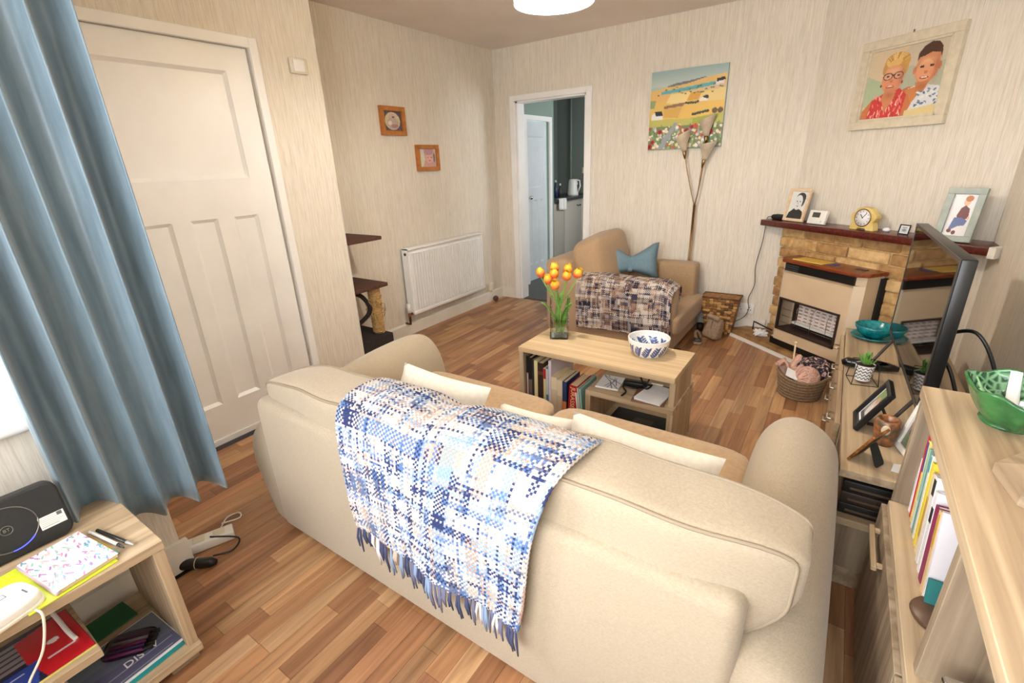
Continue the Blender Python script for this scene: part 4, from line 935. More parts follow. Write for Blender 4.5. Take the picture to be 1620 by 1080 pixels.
# ---------------------------------------------------------------- television unit
TU = (.335, 2.365, 0)
tu = thing('tv_unit', 'long oak television unit along the right wall', 'tv unit', TU)
def U_(x0, x1, y0, y1, z0, z1): return MB().rbx(x0-TU[0], x1-TU[0], y0-TU[1], y1-TU[1], z0, z1, .0015, 1)
ux0, ux1, uy0, uy1 = .13, .54, 1.60, 3.13
obj('top', U_(ux0, ux1, uy0, uy1, .422, .45), M['oak_y'], tu)
obj('base', U_(ux0+.02, ux1, uy0+.01, uy1, .0, .07), M['oakg_y'], tu)
obj('end_panel', U_(ux0, ux1, uy1-.028, uy1, .07, .422), M['oakg_z'], tu)
obj('divider', U_(ux0, ux1, 1.95, 1.978, .07, .422), M['oakg_z'], tu)
obj('end_post', U_(ux1-.24, ux1-.20, uy0+.005, uy0+.06, .27, .422), M['oakg_z'], tu)
obj('back_panel', U_(ux1-.012, ux1, uy0+.06, uy1-.03, .07, .422), M['oakg_z'], tu)
obj('shelf', U_(ux0, ux1, uy0, 1.95, .245, .27), M['oak_x'], tu)
obj('end_panel', U_(ux0+.01, ux1-.01, uy0+.012, uy0+.03, .07, .245), M['oakg_z'], tu)
for y0, y1 in ((1.985, 2.54), (2.545, 3.098)):
    for z0, z1 in ((.08, .245), (.25, .415)):
        d = obj('drawer', U_(ux0-.018, ux0, y0, y1, z0, z1), M['oak_y'], tu)
        for yy in (y0+.12, y1-.12): obj('handle', MB().tube([(ux0-.018-TU[0], yy-.03-TU[1], (z0+z1)/2+.05), (ux0-.042-TU[0], yy-.03-TU[1], (z0+z1)/2+.05), (ux0-.042-TU[0], yy+.03-TU[1], (z0+z1)/2+.05), (ux0-.018-TU[0], yy+.03-TU[1], (z0+z1)/2+.05)], .0045, 6), M['chrome'], d)
for i in range(3):
    dv = thing('media_box', ['black media player on the open shelf of the television unit', 'second dark box stacked on the media player', 'topmost dark box of the stack in the television unit'][i], 'media box', (.25, 1.76, .2705+i*.042)); obj('casing', MB().rbx(-.10, .10, -.13, .13, 0, .040, .003), cmat([(24, 22, 22), (58, 44, 36), (30, 28, 26)][i], .5), dv); obj('front_slot', MB().bx(-.08, .08, -.1312, -.1298, .012, .020), cmat((96, 78, 62), .6), dv)

# television
ty = math.atan2(2.72-1.85, .288-.318); tl = .871
tv = thing('television', 'flat black television standing on the oak unit reflecting the fireplace', 'television', (.303, 2.285, .4505), ty)
# local: x along screen width (towards far end), screen towards +y (room side, -x world)
obj('panel', MB().rbx(-tl/2, tl/2, -.03, .008, .135, .63, .004), M['black'], tv)
obj('screen', MB().bx(-tl/2+.012, tl/2-.012, .0082, .0094, .15, .618), M['gloss_black'], tv)
obj('bezel', MB().bx(-tl/2, tl/2, .008, .011, .135, .150).bx(-tl/2, tl/2, .008, .011, .618, .63).bx(-tl/2, -tl/2+.012, .008, .011, .15, .618).bx(tl/2-.012, tl/2, .008, .011, .15, .618), mat('dark_gunmetal', (70, 66, 64), .35, .6), tv)
obj('rear_housing', MB().rbx(-.28, .28, -.065, -.03, .17, .42, .01), M['matte_black'], tv)
for x in (-.33, .33):
    obj('foot', MB().tube([(x, -.005, .14), (x, .06, .004), (x, .11, .004)], .007, 8).tube([(x, -.005, .14), (x, -.05, .004), (x, -.075, .004)], .007, 8), mat('foot_metal', (84, 78, 74), .4, .5), tv)
tag(obj('tv_cable', MB().tube(spline([(.345, 2.02, .80), (.41, 1.95, .84), (.47, 1.92, .74), (.50, 1.90, .6), (.51, 1.88, .46)]), .006, 6), M['black']), 'black cable looping down behind the television', 'cable')
tag(obj('tv_cable', MB().tube(spline([(.345, 2.06, .72), (.38, 2.0, .70), (.42, 1.97, .6), (.46, 1.95, .46)]), .006, 6), M['black']), 'shorter black cable with a plug behind the television', 'cable')
# teal bowl and plate
pl = thing('plate', 'scalloped teal glass plate under the teal bowl', 'plate', (.245, 3.0, .4505))
obj('disc', MB().grid(lambda u, v: ((.098*v*(1+.02*math.cos(u*2*PI*14)*v))*math.cos(u*2*PI), (.098*v*(1+.02*math.cos(u*2*PI*14)*v))*math.sin(u*2*PI), .004+.014*max(0, v-.6)/.4), 84, 8), M['teal'], pl, solid=.005)
bo = thing('bowl', 'teal glass bowl on a matching plate beside the television', 'bowl', (.245, 3.0, .462))
obj('body', MB().lathe([(0, .0), (.045, 0), (.07, .02), (.086, .05), (.088, .062), (.084, .062), (.08, .05), (.064, .025), (.04, .008), (0, .007)], 36), M['teal'], bo)
# succulent
su = thing('potted_succulent', 'green succulent in a zigzag white pot inside a wire stand', 'plant', (.192, 2.36, .4505), .2)
def potcol(u, v):
    z = v*7; k = (abs(((u*13) % 1)-.5)*2)*.9; return lin((60, 58, 66)) if ((z+k) % 1.5) < .55 and .06 < v < .92 else lin((240, 238, 236))
obj('pot', MB().grid(lambda u, v: ((.028+.008*v)*math.cos(u*2*PI), (.028+.008*v)*math.sin(u*2*PI), .012+.07*v), 104, 40, col=potcol), M['ceramic_print'], su)
obj('soil', MB().cyl((0, 0, .012), (0, 0, .078), .0275, .034, 20), M['dark_brown'], su)
st = MB(); q = .048
for a in (0, .0): st.tube([(-q, -q, .002), (q, -q, .002), (q, q, .002), (-q, q, .002)], .0017, 5, True)
st.tube([(-q*.8, -q*.8, .092), (q*.8, -q*.8, .092), (q*.8, q*.8, .092), (-q*.8, q*.8, .092)], .0017, 5, True)
for a, b in ((-1, -1), (1, -1), (1, 1), (-1, 1)): st.tube([(a*q, b*q, .002), (a*q*.8, b*q*.8, .092)], .0017, 5)
obj('wire_stand', st, M['matte_black'], su)
lf = MB().grid(lambda u, v: ((u-.5)*.016*(1-v)**.6*(1 if v > .02 else .6), -.052*v, .03*v*v+.004-.006*(1-abs(2*u-1))), 4, 6); lfm = mesh_from('leaf', lf); lfm.materials.append(M['succ'])
for k in range(22):
    o = obj('leaf', lfm, None, su, (0, 0, .078), (-(.15+.95*((k % 4)/3)), 0, k*2.39996)); o.scale = (1, 1.0-.12*(k % 3), 1)
# black ornament
bl = thing('black_ornament', 'glossy black long-bodied ornament lying across the unit behind the succulent', 'ornament', (.235, 2.52, .4505), .05)
obj('body', MB().tube([(-.12, .0, .018), (-.10, .0, .024), (-.05, 0, .022), (0, 0, .026), (.05, .0, .024), (.09, 0, .020)], [.012, .022, .019, .024, .02, .012], 12), M['gloss_black'], bl)
# frames and vase at the near end of the unit
cv = Canvas(46, 60, (150, 156, 156)); cv.rect(0, 0, 1, .35, (132, 158, 104)).ell(.5, .55, .3, .3, (226, 206, 198)).ell(.55, .7, .25, .2, (236, 232, 230)).ell(.45, .32, .16, .12, (206, 160, 140)).rect(0, .85, 1, 1, (96, 100, 108)).noise(.3, 9)
framed('photo_frame', 'black wide-edged photo frame standing on the television unit', 'photo frame', (.176, 1.948, .4505), math.radians(-90), .14, .175, .017, .018, M['black'], cv, lean=.47, mount=.01, easel=.75, backm=M['paper_w'])
ga = thing('mosaic_vase', 'small brown mosaic vase between the photo frames', 'vase', (.247, 1.835, .4505))
obj('body', MB().lathe([(0, 0), (.026, 0), (.03, .01), (.036, .05), (.038, .075), (.034, .09), (.03, .095), (.026, .09), (.024, .04), (0, .02)], 20), nmat('mosaic_vase_glaze', (70, 76, 58), (176, 112, 54), (55, 55, 55), 2, .3, c3=(128, 84, 60)), ga)
obj('stone', MB().sph((-.006, -.036, .066), .013, .006, .018), cmat((206, 190, 164), .4), ga)
cv = Canvas(20, 24, (110, 80, 60))
gfz = framed('photo_frame', 'ornate bronze photo frame seen from its black easel back', 'photo frame', (.172, 1.700, .4505), math.radians(-118), .09, .125, .012, .008, nmat('bronze_frame', (110, 62, 26), (190, 124, 60), (60, 60, 60), 3, .3, metal=.4), cv, lean=.46, easel=.8, backm=M['matte_black'])
cv = Canvas(40, 50, (128, 112, 106)); cv.ell(.5, .6, .4, .3, (96, 84, 74)).poly([(0, .7), (1, .55), (1, 1), (0, 1)], (120, 132, 100)).rect(0, 0, 1, .15, (166, 160, 160)).ell(.45, .35, .05, .06, (206, 170, 150)).noise(.3, 10)
framed('photo_frame', 'white wide-edged photo frame beside the tall cabinet', 'photo frame', (.309, 1.775, .4505), math.radians(-73), .15, .175, .018, .014, M['plastic_w'], cv, lean=.22, easel=.7)
tag(obj('paper_slip', MB().prism([(-.03, -.02), (.04, -.03), (.03, .04), (-.02, .03)], 0, .001), M['paper_w'], None, (.29, 1.68, .4505)), 'white paper slip by the foot of the tall cabinet', 'paper')

# ---------------------------------------------------------------- tall cabinet on the right
CB = (.45, .9, 0)
cb = thing('sideboard', 'tall oak sideboard with an open book shelf in the right foreground', 'sideboard', CB)
def K_(x0, x1, y0, y1, z0, z1): return MB().rbx(x0-CB[0], x1-CB[0], y0-CB[1], y1-CB[1], z0, z1, .0015, 1)
kx0, kx1, ky0, ky1, kt = .25, .655, .28, 1.485, .815
obj('top', K_(kx0-.004, kx1, ky0-.005, ky1+.005, kt-.03, kt), M['oak_y'], cb)
obj('side_panel', K_(kx0, kx1, ky1-.028, ky1, .04, kt-.03), M['oakg_z'], cb)
obj('side_panel', K_(kx0, kx1, ky0, ky0+.028, .04, kt-.03), M['oakg_z'], cb)
obj('divider', K_(kx0+.005, kx1-.012, .895, .923, .05, kt-.03), M['oakg_z'], cb)
obj('shelf', K_(kx0-.008, kx1-.012, ky0+.028, ky1-.028, .45, .475), M['oak_y'], cb)
obj('base_panel', K_(kx0+.005, kx1-.012, ky0+.028, ky1-.028, .06, .085), M['oakg_y'], cb)
obj('plinth', K_(kx0+.03, kx1-.02, ky0+.02, ky1-.02, 0, .06), M['oakg_y'], cb)
obj('back_panel', K_(kx1-.012, kx1-.002, ky0+.028, ky1-.028, .06, kt-.03), M['oakg_z'], cb)
for y0, y1 in ((.912, 1.48), (.285, .906)):
    d = obj('door', K_(kx0-.018, kx0-.0005, y0, y1, .085, .445), M['oakg_z'], cb)
    yh = (1.23, 1.405) if y0 > .9 else (.80, .965-.07)
    obj('handle', MB().rbx(kx0-.042-CB[0], kx0-.030-CB[0], yh[0]-CB[1], yh[1]-CB[1], .405, .418, .002, 1).bx(kx0-.031-CB[0], kx0-.0185-CB[0], yh[0]+.01-CB[1], yh[0]+.022-CB[1], .408, .416).bx(kx0-.031-CB[0], kx0-.0185-CB[0], yh[1]-.022-CB[1], yh[1]-.01-CB[1], .408, .416), M['oak_y'] if y0 > .9 else M['chrome'], d)
obj('low_ledge', K_(.42, .45, .93, 1.45, .476, .49), M['oak_y'], cb)
# leaning row of books and papers on its shelf (thickness along y, front edge towards -x)
def leaf_book(label, y, t, d, h, c, lean, x0=.285, band=None, name='book', z=.4765):
    o = thing(name, label, 'book' if name == 'book' else 'papers', (x0, y, z)); o.rotation_euler = (lean, 0, 0)
    e = min(.0025, t*.22)
    co = obj('cover', MB().bx(0, d, -t/2, -t/2+e, 0, h).bx(0, d, t/2-e, t/2, 0, h).bx(0, e, -t/2+e, t/2-e, 0, h), cmat(c, .5), o)
    obj('page_block', MB().bx(e, d-.003, -t/2+e, t/2-e, .003, h-.003), M['paper_w'], o)
    if band: obj('spine_band', MB().bx(-.0006, .0002, -t/2+.0006, t/2-.0006, h*band[0], h*band[1]), cmat(band[2], .5), co)
yy = 1.435
for lab, t, d, h, c, band, nm, x0 in (
        ('sheaf of white papers at the far end of the sideboard shelf', .018, .22, .262, (240, 238, 244), None, 'paper_sheaf', .282),
        ('slim red spined book next to the white papers', .010, .2, .25, (200, 30, 36), None, 'book', .282),
        ('thin book with a blue and yellow spine', .014, .2, .245, (232, 214, 120), (.62, .98, (44, 66, 160)), 'book', .282),
        ('cream and mint spined booklet in the sideboard', .016, .2, .235, (156, 196, 176), (.0, .35, (230, 220, 214)), 'book', .282),
        ('thin grey teal booklet in the sideboard', .008, .21, .24, (110, 150, 146), None, 'book', .282),
        ('white booklet with a teal top in the sideboard', .014, .21, .24, (228, 226, 214), (.8, .98, (70, 160, 170)), 'book', .282),
        ('bright yellow spined book in the sideboard', .020, .2, .235, (238, 214, 62), None, 'book', .282),
        ('floral cream book after the yellow one', .020, .2, .225, (222, 204, 168), (.2, .7, (196, 160, 90)), 'book', .282),
        ('white book with a black top band', .024, .2, .235, (236, 232, 232), (.78, .96, (28, 26, 26)), 'book', .282),
        ('white box file with a black label', .022, .2, .215, (238, 236, 240), (.62, .8, (30, 28, 28)), 'book', .282),
        ('magenta book near the end of the row', .026, .19, .2, (142, 36, 86), None, 'book', .282),
        ('tan folder leaning near the end of the row', .018, .2, .21, (222, 190, 140), (.55, .95, (200, 160, 70)), 'book', .282),
        ('white folder leaning against the tan one', .012, .2, .225, (236, 232, 238), None, 'book', .282),
        ('low teal card at the near end of the row', .008, .05, .07, (44, 128, 128), None, 'book', .282)):
    leaf_book(lab, yy-t/2, t, d, h*.9, c, math.radians(-15 if yy > 1.1 else -20), x0, band, nm); yy -= t*1.04+.009
ob = thing('wooden_paddle', 'dark oval wooden hand mirror under the leaning papers', 'mirror', (.31, 1.06, .4765), .5)
obj('disc', MB().lathe([(0, 0), (.05, 0), (.053, .006), (.05, .012), (0, .012)], 28), cmat((92, 66, 50), .4), ob); obj('handle', MB().rbx(.045, .12, -.01, .01, .001, .011, .004), cmat((92, 66, 50), .4), ob)
tn = thing('silver_box', 'shiny silver box in the near shelf of the sideboard', 'box', (.325, .80, .4765), .15)
obj('body', MB().rbx(-.045, .045, -.05, .05, 0, .06, .004), M['chrome'], tn); obj('lid', MB().rbx(-.047, .047, -.052, .052, .061, .078, .004), M['chrome'], tn)
# green leaf bowl on top
gb = thing('leaf_bowl', 'green glazed cabbage leaf bowl with a white rib on the sideboard', 'bowl', (.378, 1.345, kt+.0005), math.radians(-4))
def leafpt(u, v, k=1.0, lift=0):
    a = u*2*PI; R = 1+.035*math.sin(a*7)+(.14*max(0, math.cos(a-PI*.85))**14)
    rx, ry = .078*R*k, .105*R*k; r = .34+.66*v**.8
    return (rx*r*math.cos(a), ry*r*math.sin(a), .004+lift+.082*v**1.5+.006*math.sin(a*5)*v)
obj('body', MB().grid(leafpt, 72, 16), M['green_glaze'], gb, solid=.005)
obj('foot', MB().lathe([(0, 0), (.046, 0), (.05, .006), (0, .008)], 32), M['green_glaze'], gb)
mm2, nt, N, L, b = newmat('embossed_leaf_glaze'); tc = N.new('ShaderNodeTexCoord'); vo = N.new('ShaderNodeTexVoronoi'); vo.feature = 'DISTANCE_TO_EDGE'; vo.inputs['Scale'].default_value = 62; L.new(tc.outputs['Object'], vo.inputs['Vector'])
cr_ = N.new('ShaderNodeValToRGB'); e = cr_.color_ramp.elements; e[0].position = .04; e[0].color = rgba((120, 170, 128)); e[1].position = .22; e[1].color = rgba((22, 74, 44)); L.new(vo.outputs['Distance'], cr_.inputs[0]); L.new(cr_.outputs[0], b.inputs['Base Color']); b.inputs['Roughness'].default_value = .15
bp = N.new('ShaderNodeBump'); bp.inputs['Strength'].default_value = 1; bp.inputs['Distance'].default_value = .004; bp.invert = True; L.new(vo.outputs['Distance'], bp.inputs['Height']); L.new(bp.outputs[0], b.inputs['Normal'])
obj('inner_face', MB().grid(lambda u, v: leafpt(u, v*.96, .965, .005), 72, 16), mm2, gb)
obj('inner_floor', MB().lathe([(0, .009), (.04, .009), (.036, .012), (0, .012)], 24), mm2, gb)
rib = MB().grid(lambda u, v: ((u-.5)*.026*(1.25-.5*v)+.004, (v*2-1)*.092, .0165+.074*abs(2*v-1)**2.1), 4, 24); obj('rib', rib, M['paper_w'], gb, solid=.004)
for sgn in (-1, 1):
    for k in range(4):
        y0 = -.06+k*.036; pts = [(sgn*(.008+.06*t), y0+.03*t, .019+.068*max(abs(t)**1.7, (abs(y0+.03*t)/.1)**2.2)) for t in (0, .25, .5, .75, .95)]
        obj('vein', MB().tube(pts, .0022, 6), cmat((150, 196, 150), .2), gb)
# wooden octagonal frame at the right edge
oc = thing('octagonal_wall_clock', 'grey oak octagonal frame lying on the sideboard at the photo edge', 'clock', (.445, 1.075, kt+.0005), math.radians(8))
n8 = [(math.cos(PI/8+k*PI/4), math.sin(PI/8+k*PI/4)) for k in range(8)]
vs = [(.135*a, .135*b, 0) for a, b in n8]+[(.135*a, .135*b, .02) for a, b in n8]+[(.092*a, .092*b, .034) for a, b in n8]+[(.088*a, .088*b, .018) for a, b in n8]
fs = [(i+8*j, (i+1) % 8+8*j, (i+1) % 8+8*j+8, i+8*j+8) for j in range(3) for i in range(8)]+[tuple(range(8))[::-1], tuple(range(24, 32))]
b_ = MB(); b_.add(vs, fs); obj('frame', b_, M['oakg_y'], oc); obj('glass', MB().lathe([(0, 0), (.088, 0), (.088, .004), (0, .012)], 32, (0, 0, .0185)), M['chrome'], oc)

# ---------------------------------------------------------------- low table on the left
LT = (-1.60, -.14, 0)
lt = thing('low_table', 'light oak low table holding the router at the left foreground', 'table', LT)
def L_(x0, x1, y0, y1, z0, z1, r=.0015): return MB().rbx(x0-LT[0], x1-LT[0], y0-LT[1], y1-LT[1], z0, z1, r, 1)
lx0, lx1, ly0, ly1 = -1.79, -1.41, -.57, .292
obj('tabletop', L_(lx0, lx1, ly0, ly1, .422, .45), M['oak_y'], lt)
obj('side_panel', L_(lx0+.003, lx1-.003, ly1-.03, ly1-.002, .062, .422), M['oak_z'], lt)
obj('side_panel', L_(lx0+.003, lx1-.003, ly0+.002, ly0+.03, .062, .422), M['oak_z'], lt)
obj('shelf', L_(lx0+.01, lx1, ly0+.03, .098, .222, .247), M['oak_y'], lt)
obj('base_panel', L_(lx0, lx1+.012, ly0, ly1, .035, .062), M['oak_y'], lt)
obj('back_rail', L_(lx0+.003, lx0+.02, ly0+.03, ly1-.03, .18, .30), M['oak_y'], lt)
for x in (lx0+.04, lx1-.03):
    for y in (ly0+.05, ly1-.04):
        obj('runner', L_(x-.02, x+.02, y-.045, y+.03, .0, .034), M['oakg_y'], lt)
# router
ro = thing('router', 'black router with a blue lit ring and white label on the low table', 'router', (-1.69, .012, .4505), PI/2, rx=-.17)
rm = MB(); hw, rh, rad = .165, .165, .028
prf = []
for cx_, cz_, a0 in ((hw-rad, rh-rad, 0), (-hw+rad, rh-rad, 90), (-hw+rad, rad, 180), (hw-rad, rad, 270)):
    for k in range(7): a = math.radians(a0+k*15); prf.append((cx_+rad*math.cos(a), cz_+rad*math.sin(a)))
rm.prism(prf, -.022, .022, 'y'); obj('body', rm, nmat('router_black', (27, 28, 29), (34, 35, 36), (300, 300, 300), 2, .5), ro, bevel=.007, seg=3)
def ring(a0, a1, r=.061, n=40): return [(.044+r*math.cos(a0+(a1-a0)*k/n), -.0228, .083+r*math.sin(a0+(a1-a0)*k/n)) for k in range(n+1)]
obj('ring', MB().tube(ring(0, 2*PI), .0012, 6), M['steel'], ro)
bl_ = mat('blue_led', (60, 70, 255), .4, emis=((60, 70, 255), 1.6))
obj('light_strip', MB().tube(ring(math.radians(100), math.radians(150)), .0016, 6), bl_, ro); obj('light_strip', MB().tube(ring(math.radians(-95), math.radians(-45)), .0016, 6), bl_, ro)
obj('logo_ring', MB().tube([(.044+.012*math.cos(k*PI/12), -.0228, .083+.012*math.sin(k*PI/12)) for k in range(24)], .0008, 5, True), M['steel'], ro)
text('logo', 'BT', .012, M['steel'], ro, (.044, -.0229, .083), (PI/2, 0, 0))
cv = Canvas(60, 40, (226, 226, 222))
for i in range(6): cv.rect(.05, .12+i*.14, .9-.1*(i % 3), .15+i*.14, (150, 150, 150))
cv.rect(.72, .05, .92, .32, (96, 96, 98))
obj('label', cv.mesh(.054, .036), M['print_gloss'], ro, (.129, -.0226, .058))
# folder, notebook, pens, phone
TZ = .4505
tag(obj('yellow_folder', MB().rbx(-.11, .11, -.09, .09, 0, .004, .001, 1), cmat((206, 218, 50), .5), None, (-1.522, .093, TZ), (0, 0, .12)), 'lime yellow folder under the patterned notebook', 'folder')
nb = thing('notebook', 'notebook with a pink and blue patterned cover on the yellow folder', 'notebook', (-1.522, .122, TZ+.0045), .15)
obj('page_block', MB().bx(-.1, .098, -.062, .064, .001, .011), M['pages'], nb)
cv = Canvas(104, 70, (240, 230, 232)); r5 = random.Random(5)
for i in range(130): cv.ell(r5.random(), r5.random(), .05, .016, r5.choice([(96, 156, 190), (214, 130, 160), (160, 100, 170), (130, 190, 170), (236, 190, 190)]), rot=r5.choice((.6, -.6, .2)))
obj('cover', cv.mesh(.204, .132), M['print_gloss'], nb, (0, 0, .0125), (-PI/2, 0, 0)); obj('spine', MB().cyl((-.1, -.064, .0062), (.1, -.064, .0062), .0062), cmat((214, 190, 200), .4), nb)
for lab, p0, p1, c, tipc in (('white ballpoint pen on the low table', (-1.62, .192), (-1.462, .222), (238, 236, 232), (60, 60, 60)), ('black pen at the back of the three pens', (-1.61, .206), (-1.452, .240), (34, 32, 34), (180, 180, 180)), ('gold patterned pen with a teal tip', (-1.60, .182), (-1.450, .206), (190, 150, 50), (90, 160, 150))):
    a, b = Vector((*p0, TZ+.005)), Vector((*p1, TZ+.005)); pe = thing('pen', lab, 'pen', a, group='pens on the low table'); d = b-a
    obj('barrel', MB().cyl((0, 0, 0), d*.82, .0046, n=10), cmat(c, .3), pe); obj('tip', MB().cyl(d*.82, d, .0046, .002, 10), cmat(tipc, .3), pe)
ph = thing('white_handset', 'white corded adapter lying on the table beside the yellow folder', 'adapter', (-1.455, -.03, TZ), .25)
obj('casing', MB().rcube(.115, .155, .036, 4, 14, Matrix.Translation((0, 0, .022))), M['plastic_w'], ph); obj('base_lip', MB().rcube(.118, .158, .014, 5, 10, Matrix.Translation((0, 0, .0075))), M['plastic_c'], ph)
obj('port', MB().bx(.01, .03, .055, .058, .0385, .0405), M['dark_grey'], ph); obj('logo_mark', MB().tube([(-.015, .02, .0405), (.0, .02, .0408), (.0, .032, .0405), (-.015, .032, .0402)], .0008, 5, True), M['dark_grey'], ph)
tag(obj('phone_cord', MB().tube(spline([(-1.40, .03, .462), (-1.388, .035, .44), (-1.385, .01, .36), (-1.39, -.035, .29), (-1.385, -.02, .27), (-1.38, -.05, .255), (-1.385, -.09, .27), (-1.38, -.06, .22), (-1.37, -.1, .18), (-1.38, -.14, .1), (-1.385, -.2, .004)]), .003, 6), M['plastic_c']), 'cream curly cord hanging over the low table edge', 'cord')
# magazines on the middle shelf
cv = Canvas(90, 66, (34, 38, 66))
for i in range(5): cv.rect(.12, .08+i*.1, .62, .15+i*.1, (150, 140, 144))
cv.poly([(.55, .1), (1, .0), (1, 1), (.62, 1), (.55, .6)], (200, 28, 40)).poly([(.0, .62), (.62, .62), (.55, 1), (0, 1)], (50, 76, 166)).rect(.05, .7, .5, .72, (220, 224, 236)).rect(.05, .82, .45, .84, (220, 224, 236)).rect(.68, .7, .9, .73, (236, 220, 220)).ell(.78, .45, .05, .05, (240, 230, 230))
mg = thing('magazine', 'red and blue leaflet on the middle shelf of the low table', 'magazine', (-1.53, -.035, .2475), PI/2+.05)
obj('pages', MB().bx(-.125, .125, -.105, .105, 0, .006), cmat((226, 214, 120), .7), mg); obj('cover', cv.mesh(.25, .21), M['print_gloss'], mg, (0, 0, .0068), (-PI/2, 0, 0))
m2 = thing('magazine', 'plain grey pamphlet under the red and blue leaflet', 'magazine', (-1.66, -.2, .2475), .2); obj('pages', MB().bx(-.08, .08, -.12, .12, 0, .004), cmat((180, 176, 178), .7), m2); obj('cover', MB().bx(-.08, .08, -.12, .12, .0042, .005), cmat((196, 198, 200), .6), m2)
tag(obj('white_cable', MB().tube(spline([(-1.74, .02, .32), (-1.68, .05, .30), (-1.60, .06, .275), (-1.53, .065, .262), (-1.49, .07, .258)]), .006, 6), M['plastic_w']), 'white cable end lying across the leaflet', 'cable')
tag(obj('white_plug_box', MB().rbx(-.03, .03, -.045, .045, 0, .11, .012, 3), M['plastic_w'], None, (XB+.024, .20, .28), (0, 0, 0)), 'white plastic box fixed to the wall behind the low table', 'plug box')
# bottom magazines
tag(obj('teal_folder', MB().rbx(-.09, .09, -.12, .12, 0, .004, .001, 1), cmat((20, 138, 140), .5), None, (-1.515, .135, .0625), (0, 0, .07)), 'teal folder under the grey magazine on the bottom board', 'folder')
cv = Canvas(80, 100, (104, 110, 130)); cv.rect(0, 0, 1, .4, (120, 134, 144), .6).poly([(0, .55), (1, .7), (1, 1), (0, 1)], (84, 84, 120), .7).rect(.12, .77, .95, .785, (200, 204, 214)).rect(.3, .93, .9, .94, (190, 196, 206)).rect(.0, 0, .02, 1, (226, 226, 228)).rect(0, .98, 1, 1, (232, 230, 232))
m3 = thing('magazine', 'grey blue magazine with white lettering on the bottom board', 'magazine', (-1.53, .14, .067), PI/2+.07)
obj('pages', MB().bx(-.12, .12, -.09, .105, 0, .006), M['paper_w'], m3); obj('cover', cv.mesh(.235, .19), M['print_gloss'], m3, (0, .006, .0068), (-PI/2, 0, 0))
text('title', 'DIS  V', .034, M['paper_w'], m3, (.03, -.035, .0072), (0, 0, 0)); obj('badge', MB().cyl((.055, -.005, .0068), (.055, -.005, .0074), .011), M['paper_w'], m3)
pp = thing('pen_pouch', 'clear pouch of purple pens with black caps on the magazine', 'pouch', (-1.555, .165, .0745), .9)
obj('pouch', MB().rcube(.13, .09, .018, 4, 10, Matrix.Translation((0, 0, .01))), clear('pouch_film', (226, 222, 226), ior=1.25), pp)
for i in range(5): q_ = obj('pen', MB().cyl((-.05, -.03+i*.014, .009), (.045, -.03+i*.014, .009), .0052, n=10), cmat([(120, 50, 110), (90, 60, 120), (150, 60, 120), (180, 180, 180), (110, 70, 110)][i], .4), pp); obj('cap', MB().cyl((.045, -.03+i*.014, .009), (.068, -.03+i*.014, .009), .006, n=10), M['matte_black'], q_)
tag(obj('green_folder', MB().rbx(-.05, .05, -.10, .10, 0, .006, .001, 1), cmat((24, 92, 52), .5), None, (-1.72, .12, .0625), (0, 0, .1)), 'dark green folder at the back of the bottom board', 'folder')
tag(obj('pen_heap_box', MB().rbx(-.09, .09, -.10, .10, 0, .035, .004, 1), cmat((70, 66, 74), .6), None, (-1.52, -.12, .0625), (0, 0, .05)), 'dark tray in the shade under the middle shelf', 'tray')
# extension lead and black plug on the floor
el = thing('extension_lead', 'white extension lead lying by the wall end behind the low table', 'extension lead', (-1.90, .50, 0), math.radians(68))
obj('block', MB().rbx(-.12, .12, -.03, .03, 0, .04, .006, 2), M['plastic_w'], el)
for k in range(3): obj('socket', MB().rbx(-.09+k*.07, -.05+k*.07, -.02, .02, .0402, .043, .002, 1), M['plastic_c'], el)
hs = thing('black_plug', 'black adapter with a cable tie on the wooden floor', 'adapter', (-1.80, .445, 0), .7)
obj('body', MB().tube([(-.07, 0, .02), (-.05, 0, .02), (.05, 0, .02), (.07, 0, .018)], [.012, .02, .019, .01], 12), M['black'], hs); obj('cable_tie', MB().tube([(.0+.0, .021*math.cos(k*PI/8), .02+.021*math.sin(k*PI/8)) for k in range(16)], .0012, 5, True), M['plastic_c'], hs)
tag(obj('floor_cable', MB().tube(spline([(-1.87, .53, .045), (-1.80, .60, .02), (-1.77, .56, .006), (-1.80, .50, .01)]), .0035, 6), M['black']), 'black cable curling from the extension lead', 'cable')
tag(obj('floor_cable', MB().tube(spline([(-1.93, .60, .03), (-1.90, .66, .03), (-1.95, .68, .02), (-1.98, .64, .006), (-1.92, .58, .006)]), .003, 6), M['plastic_w']), 'white cable loop on the floor under the curtain', 'cable')

# ---------------------------------------------------------------- curtain
cu = thing('curtain', 'slate blue lined curtain hanging beside the white door', 'curtain', (-1.75, .4, 0))
def cur(u, v):
    z = 2.2-(2.2-.345)*v; sp = .16+.84*(.35+.65*v) if False else 1
    y = .17+.41*u
    ph_ = u*2*PI*4.4+.5*math.sin(v*2.2+u*4); amp = .034+.012*v
    x = -1.745+amp*math.sin(ph_)*(.8+.3*math.sin(u*9))+.008*math.sin(v*5+u*3)
    y += .012*math.cos(ph_*1.0)+.02*(v-.5)*u
    z -= .012*v*(1+math.sin(ph_+.6))+(.03*v*max(0, .35-u))
    return (x+1.75, y-.4, z)
obj('fabric', MB().grid(cur, 150, 50), M['curtain'], cu, solid=.004)
obj('hem', MB().tube([tuple(a+b for a, b in zip(cur(k/150, .962), (.0022, 0, 0))) for k in range(151)], .0012, 5), M['curtain'], cu)
pol = thing('curtain_pole', 'steel curtain pole above the bay side window', 'curtain pole', (-1.745, -.2, 2.24)); obj('rod', MB().cyl((0, -.72, 0), (0, .86, 0), .012), M['steel'], pol); obj('finial', MB().sph((0, .88, 0), .024), M['steel'], pol)
